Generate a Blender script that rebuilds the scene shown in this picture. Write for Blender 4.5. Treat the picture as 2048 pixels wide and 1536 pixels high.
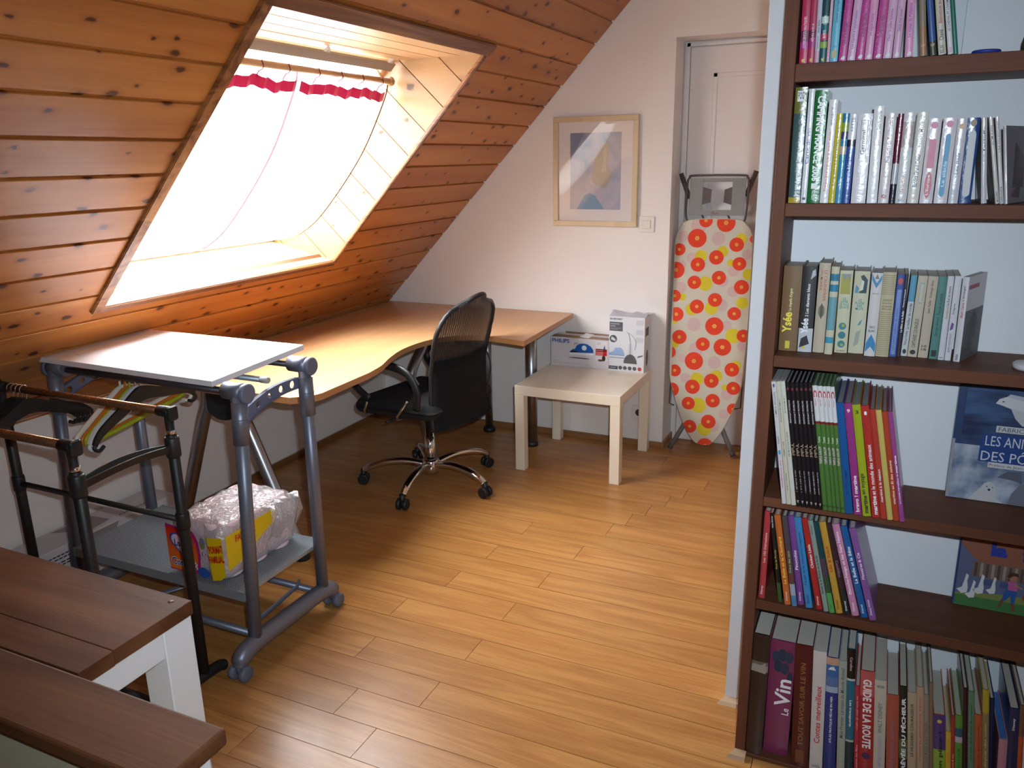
import bpy, bmesh, math, random
from mathutils import Vector, Matrix
for o in list(bpy.data.objects): bpy.data.objects.remove(o)
S = bpy.context.scene; C = S.collection
rnd = random.Random(7)
R = math.radians
# ---------------------------------------------------------------- camera
yaw, pitch, roll = R(-24.986), R(15.732), R(0.9845)
fwd = Vector((math.sin(yaw)*math.cos(pitch), math.cos(yaw)*math.cos(pitch), -math.sin(pitch)))
rgt = Vector((math.cos(yaw), -math.sin(yaw), 0)); dwn = fwd.cross(rgt)
r2 = rgt*math.cos(roll) + dwn*math.sin(roll); d2 = dwn*math.cos(roll) - rgt*math.sin(roll)
cam = bpy.data.objects.new('camera', bpy.data.cameras.new('camera')); C.objects.link(cam)
cam.matrix_world = Matrix(((r2.x,-d2.x,-fwd.x,0),(r2.y,-d2.y,-fwd.y,0),(r2.z,-d2.z,-fwd.z,1.54),(0,0,0,1)))
cam.data.sensor_width = 36; cam.data.lens = 36*1601.9/2048; cam.data.clip_start = .02
S.camera = cam
# ---------------------------------------------------------------- sky, flash, exposure
SKY = 38.0; FLASH = 13.2; EXPO = 0.0
w = bpy.data.worlds.new('sky'); S.world = w; w.use_nodes = True
wt = w.node_tree; bg = wt.nodes['Background']; bg.inputs[1].default_value = SKY
wc = wt.nodes.new('ShaderNodeTexCoord'); ws = wt.nodes.new('ShaderNodeSeparateXYZ'); wt.links.new(wc.outputs['Generated'], ws.inputs[0])
wr = wt.nodes.new('ShaderNodeMapRange'); wr.inputs['From Min'].default_value = 0; wr.inputs['From Max'].default_value = 1      # standard overcast sky: (1 + 2 sin h) / 3
wr.inputs['To Min'].default_value = 1/3; wr.inputs['To Max'].default_value = 1; wt.links.new(ws.outputs['Z'], wr.inputs['Value'])
wm = wt.nodes.new('ShaderNodeMixRGB'); wm.inputs['Color1'].default_value = (0,0,0,1); wm.inputs['Color2'].default_value = (.93,.97,1,1)
wt.links.new(wr.outputs[0], wm.inputs['Fac']); wt.links.new(wm.outputs[0], bg.inputs[0])
S.view_settings.view_transform = 'Standard'; S.view_settings.look = 'None'
S.view_settings.exposure = EXPO; S.view_settings.gamma = 1; S.view_settings.use_curve_mapping = False
fl = bpy.data.lights.new('camera_flash', 'AREA'); fl.shape = 'RECTANGLE'; fl.size = .035; fl.size_y = .02
fl.energy = FLASH; fl.color = (.74,.89,1); fl.spread = R(105)
flo = bpy.data.objects.new('camera_flash', fl); C.objects.link(flo)
fp = Vector((0,0,1.54)) + r2*.055 - d2*.075 + fwd*.01
flo.matrix_world = Matrix(((r2.x,-d2.x,-fwd.x,fp.x),(r2.y,-d2.y,-fwd.y,fp.y),(r2.z,-d2.z,-fwd.z,fp.z),(0,0,0,1)))
# ---------------------------------------------------------------- slope frame: s up the slope, n out through the roof
KX, KZ = -2.78, .648
ES = Vector((.692,0,.722)); EN = Vector((-.722,0,.692)); OS = Vector((KX,0,KZ))
def sl(s, y, n): return OS + ES*s + EN*n + Vector((0,y,0))
def portal(name, M, sx, sy):
    l = bpy.data.lights.new(name,'AREA'); l.shape='RECTANGLE'; l.size=sx; l.size_y=sy; l.cycles.is_portal=True
    o = bpy.data.objects.new(name,l); C.objects.link(o); o.matrix_world = M
pc = sl(.955,2.45,.335)
portal('skylight_portal', Matrix(((ES.x,0,EN.x,pc.x),(0,1,0,pc.y),(ES.z,0,EN.z,pc.z),(0,0,0,1))), 1.05, 1.24)
# ---------------------------------------------------------------- materials
MATS = {}
def srgb(r,g,b):
    f = lambda c: (c/255/12.92 if c/255 <= .04045 else ((c/255+.055)/1.055)**2.4)
    return (f(r),f(g),f(b))
def new(name):
    m = bpy.data.materials.new(name); m.use_nodes = True; nt = m.node_tree
    return m, nt, nt.nodes['Principled BSDF']
def N(nt, t, **kw):
    n = nt.nodes.new('ShaderNode'+t)
    for k,v in kw.items():
        if k.startswith('i_'): n.inputs[int(k[2:])].default_value = v
        else: setattr(n,k,v)
    return n
def flat(name, col, rough=.5, metal=0, bump=0, bscale=200, coat=0, spec=.5, var=0):
    if name in MATS: return MATS[name]
    m, nt, p = new(name); p.inputs['Base Color'].default_value = (*col,1)
    p.inputs['Roughness'].default_value = rough; p.inputs['Metallic'].default_value = metal
    p.inputs['Coat Weight'].default_value = coat; p.inputs['Specular IOR Level'].default_value = spec
    tc = N(nt,'TexCoord'); nz = N(nt,'TexNoise'); nz.inputs['Scale'].default_value = bscale; nz.inputs['Detail'].default_value = 3
    nt.links.new(tc.outputs['Object'], nz.inputs['Vector'])
    if bump:
        b = N(nt,'Bump'); b.inputs['Strength'].default_value = bump; b.inputs['Distance'].default_value = .002
        nt.links.new(nz.outputs['Fac'], b.inputs['Height']); nt.links.new(b.outputs['Normal'], p.inputs['Normal'])
    else:
        mr = N(nt,'MapRange'); mr.inputs['To Min'].default_value = max(0,rough-.05); mr.inputs['To Max'].default_value = min(1,rough+.05)
        nt.links.new(nz.outputs['Fac'], mr.inputs['Value']); nt.links.new(mr.outputs['Result'], p.inputs['Roughness'])
    if var:
        mx = N(nt,'MixRGB'); mx.blend_type='MULTIPLY'; mx.inputs['Fac'].default_value = var
        n2 = N(nt,'TexNoise'); n2.inputs['Scale'].default_value = 3; nt.links.new(tc.outputs['Object'], n2.inputs['Vector'])
        mx.inputs['Color1'].default_value = (*col,1); nt.links.new(n2.outputs['Fac'], mx.inputs['Color2'])
        nt.links.new(mx.outputs['Color'], p.inputs['Base Color'])
    MATS[name] = m; return m
def wood(name, dark, light, axis=0, grain=14, stretch=14, rough=.35, coat=.3, knots=False, rings=0, var=.25, fine=.25, bump=.15, kden=.42):
    """grain runs along object axis `axis`"""
    m, nt, p = new(name); L = nt.links.new
    tc = N(nt,'TexCoord'); oi = N(nt,'ObjectInfo')
    mul = N(nt,'VectorMath',operation='MULTIPLY'); mul.inputs[1].default_value = (31.7,57.3,23.1)
    cb = N(nt,'CombineXYZ'); 
    for i in range(3): L(oi.outputs['Random'], cb.inputs[i])
    L(cb.outputs[0], mul.inputs[0])
    add = N(nt,'VectorMath',operation='ADD'); L(tc.outputs['Object'],add.inputs[0]); L(mul.outputs[0],add.inputs[1])
    sc = [grain]*3; sc[axis] = grain/stretch
    mp = N(nt,'Mapping'); mp.inputs['Scale'].default_value = sc; L(add.outputs[0],mp.inputs['Vector'])
    nz = N(nt,'TexNoise'); nz.inputs['Scale'].default_value = 1; nz.inputs['Detail'].default_value = 5; nz.inputs['Distortion'].default_value = .6; L(mp.outputs[0],nz.inputs['Vector'])
    src = nz.outputs['Fac']
    if rings:
        sub = N(nt,'MapRange'); sub.inputs['From Min'].default_value=0; sub.inputs['To Max'].default_value = rings; L(src,sub.inputs['Value'])
        pp = N(nt,'Math',operation='PINGPONG'); pp.inputs[1].default_value = 1; L(sub.outputs[0],pp.inputs[0])
        mm = N(nt,'Math',operation='MULTIPLY_ADD'); mm.inputs[1].default_value=.55; mm.inputs[2].default_value=.22; L(pp.outputs[0],mm.inputs[0])
        src = mm.outputs[0]
    mp2 = N(nt,'Mapping'); s2=[grain*16]*3; s2[axis]=grain*.5; mp2.inputs['Scale'].default_value = s2; L(add.outputs[0],mp2.inputs['Vector'])
    n2 = N(nt,'TexNoise'); n2.inputs['Scale'].default_value=1; n2.inputs['Detail'].default_value=3; L(mp2.outputs[0],n2.inputs['Vector'])
    mxf = N(nt,'Mix'); mxf.inputs[0].default_value = fine; L(src,mxf.inputs[2]); L(n2.outputs['Fac'],mxf.inputs[3])
    cr = N(nt,'ValToRGB'); cr.color_ramp.elements[0].position=.30; cr.color_ramp.elements[0].color=(*dark,1)
    cr.color_ramp.elements[1].position=.68; cr.color_ramp.elements[1].color=(*light,1); L(mxf.outputs[0],cr.inputs[0])
    hv = N(nt,'HueSaturation'); mr = N(nt,'MapRange'); mr.inputs['To Min'].default_value=1-var; mr.inputs['To Max'].default_value=1+var*.6
    L(oi.outputs['Random'],mr.inputs['Value']); L(mr.outputs[0],hv.inputs['Value']); L(cr.outputs[0],hv.inputs['Color'])
    col = hv.outputs['Color']
    if knots:
        sx=N(nt,'SeparateXYZ'); L(add.outputs[0],sx.inputs[0]); cu_=N(nt,'CombineXYZ')
        mu=N(nt,'Math',operation='MULTIPLY'); mu.inputs[1].default_value=6.5; mv=N(nt,'Math',operation='MULTIPLY'); mv.inputs[1].default_value=15 if axis==1 else 9
        L(sx.outputs[axis],mu.inputs[0]); L(sx.outputs[2],mv.inputs[0]); L(mu.outputs[0],cu_.inputs[0]); L(mv.outputs[0],cu_.inputs[1])
        nd = N(nt,'TexNoise'); nd.inputs['Scale'].default_value=5; L(cu_.outputs[0],nd.inputs['Vector'])
        va = N(nt,'VectorMath',operation='MULTIPLY_ADD'); va.inputs[1].default_value=(.16,.16,0); L(nd.outputs['Color'],va.inputs[0]); L(cu_.outputs[0],va.inputs[2])
        vo = N(nt,'TexVoronoi',voronoi_dimensions='2D'); vo.inputs['Scale'].default_value=1; L(va.outputs[0],vo.inputs['Vector'])
        th = N(nt,'SeparateColor'); L(vo.outputs['Color'],th.inputs[0])
        gt = N(nt,'Math',operation='LESS_THAN'); gt.inputs[1].default_value=kden; L(th.outputs[0],gt.inputs[0])
        rad = N(nt,'MapRange'); rad.inputs['To Min'].default_value=.05; rad.inputs['To Max'].default_value=.15; L(th.outputs[1],rad.inputs['Value'])
        dv = N(nt,'Math',operation='DIVIDE'); L(vo.outputs['Distance'],dv.inputs[0]); L(rad.outputs[0],dv.inputs[1])
        k1 = N(nt,'MapRange'); k1.inputs['From Min'].default_value=1.0; k1.inputs['From Max'].default_value=.55; L(dv.outputs[0],k1.inputs['Value'])
        k1m = N(nt,'Math',operation='MULTIPLY'); L(k1.outputs[0],k1m.inputs[0]); L(gt.outputs[0],k1m.inputs[1])
        k2 = N(nt,'MapRange'); k2.inputs['From Min'].default_value=2.1; k2.inputs['From Max'].default_value=.8; k2.inputs['To Max'].default_value=.45; L(dv.outputs[0],k2.inputs['Value'])
        k2m = N(nt,'Math',operation='MULTIPLY'); L(k2.outputs[0],k2m.inputs[0]); L(gt.outputs[0],k2m.inputs[1])
        a = N(nt,'MixRGB'); a.inputs['Color2'].default_value=(dark[0]*.75,dark[1]*.55,dark[2]*.45,1); L(k2m.outputs[0],a.inputs[0]); L(col,a.inputs['Color1'])
        b = N(nt,'MixRGB'); b.inputs['Color2'].default_value=(dark[0]*.22,dark[1]*.16,dark[2]*.16,1); L(k1m.outputs[0],b.inputs[0]); L(a.outputs[0],b.inputs['Color1'])
        col = b.outputs[0]
    L(col,p.inputs['Base Color']); p.inputs['Roughness'].default_value=rough; p.inputs['Specular IOR Level'].default_value=.4 if coat else .18
    p.inputs['Coat Weight'].default_value=coat; p.inputs['Coat Roughness'].default_value=.22
    bp = N(nt,'Bump'); bp.inputs['Strength'].default_value=bump; bp.inputs['Distance'].default_value=.002
    L(n2.outputs['Fac'],bp.inputs['Height']); L(bp.outputs[0],p.inputs['Normal'])
    MATS[name]=m; return m
def glassy(name, tint=(1,1,1), gloss=.06, rough=.02, alpha=None, col=None, fres=True):
    """thin clear sheet: transparent with a mirror-like share; alpha/col add a veil"""
    m, nt, p = new(name); L=nt.links.new; out=[n for n in nt.nodes if n.type=='OUTPUT_MATERIAL'][0]
    tr=N(nt,'BsdfTransparent'); tr.inputs[0].default_value=(*tint,1); gl=N(nt,'BsdfGlossy'); gl.inputs['Roughness'].default_value=rough
    mx=N(nt,'MixShader'); base=tr.outputs[0]
    if alpha is not None:
        p.inputs['Base Color'].default_value=(*col,1); p.inputs['Roughness'].default_value=max(rough,.25); m2=N(nt,'MixShader'); m2.inputs[0].default_value=alpha; L(tr.outputs[0],m2.inputs[1]); L(p.outputs[0],m2.inputs[2]); base=m2.outputs[0]
    if fres:
        lw=N(nt,'LayerWeight'); pw=N(nt,'Math',operation='POWER'); pw.inputs[1].default_value=5; ma=N(nt,'Math',operation='MULTIPLY_ADD'); ma.inputs[1].default_value=.9; ma.inputs[2].default_value=.045; L(lw.outputs['Facing'],pw.inputs[0]); L(pw.outputs[0],ma.inputs[0]); L(ma.outputs[0],mx.inputs[0])
    else: mx.inputs[0].default_value=gloss
    L(base,mx.inputs[1]); L(gl.outputs[0],mx.inputs[2]); L(mx.outputs[0],out.inputs[0])
    MATS[name]=m; return m
wall_m = flat('wall_paint', srgb(240,233,229), .75, bump=.25, bscale=420)
cool_m = flat('partition_paint', srgb(222,224,228), .7, bump=.15, bscale=420)
PINE_D, PINE_L = (.35,.095,.016), (.56,.215,.045)
pine = wood('pine_board', PINE_D, PINE_L, axis=1, grain=9, stretch=16, rough=.42, coat=.14, knots=True, var=.16, fine=.2, kden=.72)
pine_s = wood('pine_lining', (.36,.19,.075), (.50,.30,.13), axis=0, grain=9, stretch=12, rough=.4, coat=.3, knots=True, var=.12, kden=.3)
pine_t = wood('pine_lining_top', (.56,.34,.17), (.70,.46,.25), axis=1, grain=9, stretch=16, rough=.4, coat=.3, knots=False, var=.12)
trim_w = wood('pine_trim', (.17,.055,.016), (.40,.16,.05), axis=1, grain=16, stretch=26, rough=.4, coat=.3, rings=7, var=.1)
trim_s = wood('pine_trim_side', (.17,.055,.016), (.40,.16,.05), axis=0, grain=16, stretch=26, rough=.4, coat=.3, rings=7, var=.1)
pine_back = wood('pine_groove', (.13,.04,.012), (.22,.075,.022), axis=1, grain=9, stretch=16, rough=.5, coat=.1)
oak = wood('oak_floor', (.36,.145,.036), (.51,.245,.072), axis=0, grain=13, stretch=11, rough=.36, coat=.25, rings=8, var=.10, fine=.5, bump=.10)
oak_trim = wood('oak_trim', (.30,.13,.045), (.45,.22,.085), axis=0, grain=14, stretch=12, rough=.45)
beige_trim = wood('shoe_moulding', (.42,.26,.15), (.52,.35,.22), axis=0, grain=14, stretch=12, rough=.5)
walnut = wood('dark_shelf_wood', (.085,.029,.015), (.16,.058,.030), axis=0, grain=13, stretch=16, rough=.55, coat=0, var=.1)
walnut_v = wood('dark_side_wood', (.085,.029,.015), (.16,.058,.030), axis=2, grain=13, stretch=16, rough=.55, coat=0, var=.1)
mahog = wood('red_brown_wood', (.10,.033,.013), (.19,.072,.031), axis=0, grain=9, stretch=8, rough=.6, coat=0, rings=3, var=.15)
beech = wood('beech_laminate', (.53,.275,.12), (.62,.345,.165), axis=1, grain=16, stretch=18, rough=.36, coat=.1, var=.03)
beech_e = wood('beech_edge', (.44,.19,.065), (.54,.26,.10), axis=1, grain=16, stretch=18, rough=.4, coat=.1, var=.03)
white_p = flat('white_paint', srgb(232,232,234), .45, bump=.1)
black_p = flat('black_plastic', (.012,.012,.013), .45)
black_m = flat('black_enamel', (.013,.011,.011), .5)
chrome = flat('chrome', (.8,.8,.8), .09, 1)
steel = flat('brushed_steel', (.42,.43,.45), .32, 1)
brass = flat('bronze_tube', (.30,.15,.07), .28, .8)
grey_m = flat('grey_metallic', srgb(122,126,140), .42, .55)
grey_d = flat('grey_plastic', srgb(98,102,118), .5)
grey_l = flat('silver_paint', srgb(150,158,170), .4, .5)
# ---------------------------------------------------------------- mesh helpers
def bm_box(bm, x0,x1,y0,y1,z0,z1, mi=0, bev=0, seg=1):
    vs=[bm.verts.new((x,y,z)) for z in(z0,z1) for y in(y0,y1) for x in(x0,x1)]
    fs=[bm.faces.new([vs[i] for i in q]) for q in((0,2,3,1),(4,5,7,6),(0,1,5,4),(2,6,7,3),(0,4,6,2),(1,3,7,5))]
    for f in fs: f.material_index=mi
    if bev:
        es={e for f in fs for e in f.edges}
        bmesh.ops.bevel(bm, geom=list(es), offset=bev, segments=seg, affect='EDGES', profile=.5)
    return vs
def box(x0,x1,y0,y1,z0,z1,bev=0,seg=1):
    bm=bmesh.new(); bm_box(bm,x0,x1,y0,y1,z0,z1,0,bev,seg); return bm
def bm_prism(bm, pts, off, mi=0, mcap=None):
    """pts: list of Vector (planar polygon), off: extrusion Vector"""
    off=Vector(off); a=[bm.verts.new(p) for p in pts]; b=[bm.verts.new(Vector(p)+off) for p in pts]; n=len(pts)
    f=bm.faces.new(a); g=bm.faces.new(b[::-1]); f.material_index=g.material_index=mi if mcap is None else mcap
    for i in range(n):
        q=bm.faces.new((a[i],b[i],b[(i+1)%n],a[(i+1)%n])); q.material_index=mi
def prism(pts, off, bev=0):
    bm=bmesh.new(); bm_prism(bm,pts,off)
    bmesh.ops.recalc_face_normals(bm,faces=bm.faces)
    if bev: bmesh.ops.bevel(bm,geom=[e for e in bm.edges if len(e.link_faces)==2 and e.calc_face_angle(0)>.6],offset=bev,segments=2,affect='EDGES')
    return bm
def bm_tube(bm, pts, r, seg=12, cap=True, mi=0, flat_=None, closed=False):
    """sweep a circle (radius r or list) along pts; flat_=(a,b) ellipse factors"""
    pts=[Vector(p) for p in pts]; n=len(pts); rs=r if isinstance(r,(list,tuple)) else [r]*n
    rings=[]; t0=None; nrm=None
    for i in range(n):
        if closed: t=(pts[(i+1)%n]-pts[i-1]).normalized()
        else: t=((pts[min(i+1,n-1)]-pts[max(i-1,0)])).normalized()
        if nrm is None:
            up=Vector((0,0,1)) if abs(t.z)<.9 else Vector((0,1,0)); nrm=(up-t*up.dot(t)).normalized()
        else: nrm=(nrm-t*nrm.dot(t)).normalized()
        bi=t.cross(nrm); fa,fb=flat_ or (1,1)
        rings.append([bm.verts.new(pts[i]+(nrm*math.cos(2*math.pi*k/seg)*fa+bi*math.sin(2*math.pi*k/seg)*fb)*rs[i]) for k in range(seg)])
    m=n if closed else n-1
    for i in range(m):
        A,B=rings[i],rings[(i+1)%n]
        for k in range(seg):
            f=bm.faces.new((A[k],A[(k+1)%seg],B[(k+1)%seg],B[k])); f.smooth=True; f.material_index=mi
    if cap and not closed:
        for ring in (rings[0][::-1],rings[-1]):
            f=bm.faces.new(ring); f.material_index=mi
def tube(pts,r,seg=12,**k):
    bm=bmesh.new(); bm_tube(bm,pts,r,seg,**k); return bm
def bm_lathe(bm, prof, c=(0,0,0), seg=20, axis='Z', mi=0):
    c=Vector(c); rings=[]
    for r,h in prof:
        ring=[]
        for k in range(seg):
            a=2*math.pi*k/seg; u,v=r*math.cos(a),r*math.sin(a)
            p={'Z':(u,v,h),'X':(h,u,v),'Y':(v,h,u)}[axis]; ring.append(bm.verts.new(c+Vector(p)))
        rings.append(ring)
    for A,B in zip(rings,rings[1:]):
        for k in range(seg):
            f=bm.faces.new((A[k],A[(k+1)%seg],B[(k+1)%seg],B[k])); f.smooth=True; f.material_index=mi
    for ring in(rings[0][::-1],rings[-1]):
        f=bm.faces.new(ring); f.material_index=mi
def lathe(prof,c=(0,0,0),seg=20,axis='Z'):
    bm=bmesh.new(); bm_lathe(bm,prof,c,seg,axis); return bm
def smooth_pts(pts,n=6,closed=False):
    P=[Vector(p) for p in pts]; out=[]; m=len(P)
    rng=range(m if closed else m-1)
    for i in rng:
        p0=P[(i-1)%m] if closed or i>0 else P[0]; p1=P[i]; p2=P[(i+1)%m]; p3=P[(i+2)%m] if closed or i+2<m else P[-1]
        for k in range(n):
            t=k/n; out.append(.5*((2*p1)+(p2-p0)*t+(2*p0-5*p1+4*p2-p3)*t*t+(3*p1-p0-3*p2+p3)*t**3))
    if not closed: out.append(P[-1])
    return out
def clip(poly, conv):
    """clip 2D polygon by convex CCW/CW polygon"""
    ar=sum(conv[i][0]*conv[(i+1)%len(conv)][1]-conv[(i+1)%len(conv)][0]*conv[i][1] for i in range(len(conv)))
    cv=conv if ar>0 else conv[::-1]; out=list(poly)
    for i in range(len(cv)):
        a,b=cv[i],cv[(i+1)%len(cv)]; inp=out; out=[]
        if not inp: return []
        d=lambda p:(b[0]-a[0])*(p[1]-a[1])-(b[1]-a[1])*(p[0]-a[0])
        for j in range(len(inp)):
            p,q=inp[j],inp[(j+1)%len(inp)]; dp,dq=d(p),d(q)
            if dp>=0: out.append(p)
            if (dp>=0)!=(dq>=0):
                t=dp/(dp-dq); out.append((p[0]+(q[0]-p[0])*t,p[1]+(q[1]-p[1])*t))
    return out
def obj(name, bm, mat, parent=None, loc=None, rot=None):
    if isinstance(bm, bmesh.types.BMesh):
        me=bpy.data.meshes.new(name); bm.normal_update(); bm.to_mesh(me); bm.free()
    else: me=bm
    if mat is not None and not len(me.materials):
        for m in (mat if isinstance(mat,(list,tuple)) else [mat]): me.materials.append(m)
    o=bpy.data.objects.new(name,me); C.objects.link(o)
    if parent: o.parent=parent
    if loc is not None: o.location=loc
    if rot is not None: o.rotation_euler=rot
    return o
def tag(o,label,cat,group=None):
    o['label']=label; o['category']=cat
    if group: o['group']=group
    return o
def thing(name,label,cat,loc=(0,0,0),rotz=0,group=None):
    o=bpy.data.objects.new(name,None); C.objects.link(o); o.location=loc; o.rotation_euler=(0,0,rotz); o.empty_display_size=.05
    return tag(o,label,cat,group)
def struct(name,bm,mat,label=None):
    o=obj(name,bm,mat); o['kind']='structure'
    if label: o['label']=label
    return o
def shift(bm,v):
    bmesh.ops.translate(bm,verts=bm.verts,vec=Vector(v)); return bm
def rel(bm,root):                     # geometry built in room coordinates -> root's own
    return shift(bm,-Vector(root.location))
TXT={}; TS=bpy.data.scenes.new('lettering_bench')   # scratch scene where letters are turned into outlines
def text_bm(body, length=None, height=None, bold=0):
    """flat lettering in the XZ plane facing -Y, centred, squeezed to length x height"""
    key=(body,bold)
    if key not in TXT:
        cu=bpy.data.curves.new('t','FONT'); cu.body=body; cu.resolution_u=2; cu.offset=bold
        o=bpy.data.objects.new('t',cu); TS.collection.objects.link(o); vl=TS.view_layers[0]; vl.update()
        me=bpy.data.meshes.new_from_object(o.evaluated_get(vl.depsgraph))
        bpy.data.objects.remove(o); bpy.data.curves.remove(cu); TXT[key]=me
    bm=bmesh.new(); bm.from_mesh(TXT[key])
    if not bm.verts: return bm
    xs=[v.co.x for v in bm.verts]; ys=[v.co.y for v in bm.verts]
    cx,cy=(min(xs)+max(xs))/2,(min(ys)+max(ys))/2; lx,ly=max(xs)-min(xs),max(ys)-min(ys)
    sx=length/lx if length else height/ly; sy=height/ly if height else sx
    for v in bm.verts: v.co=Vector(((v.co.x-cx)*sx,0,(v.co.y-cy)*sy))
    return bm
def rot_bm(bm,ang,axis,c=(0,0,0)):
    bmesh.ops.rotate(bm,verts=bm.verts,cent=Vector(c),matrix=Matrix.Rotation(ang,3,axis)); return bm
def merge(dst,src,mi=None):
    me=bpy.data.meshes.new('tmp'); src.to_mesh(me); src.free(); n0=len(dst.faces); dst.from_mesh(me); bpy.data.meshes.remove(me)
    if mi is not None:
        dst.faces.ensure_lookup_table()
        for f in dst.faces[n0:]: f.material_index=mi
    return dst
def print_mat(col, rough=.45): 
    k='ink_%d_%d_%d'%tuple(int(c*255) for c in col)
    return flat(k,col,rough)
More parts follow.
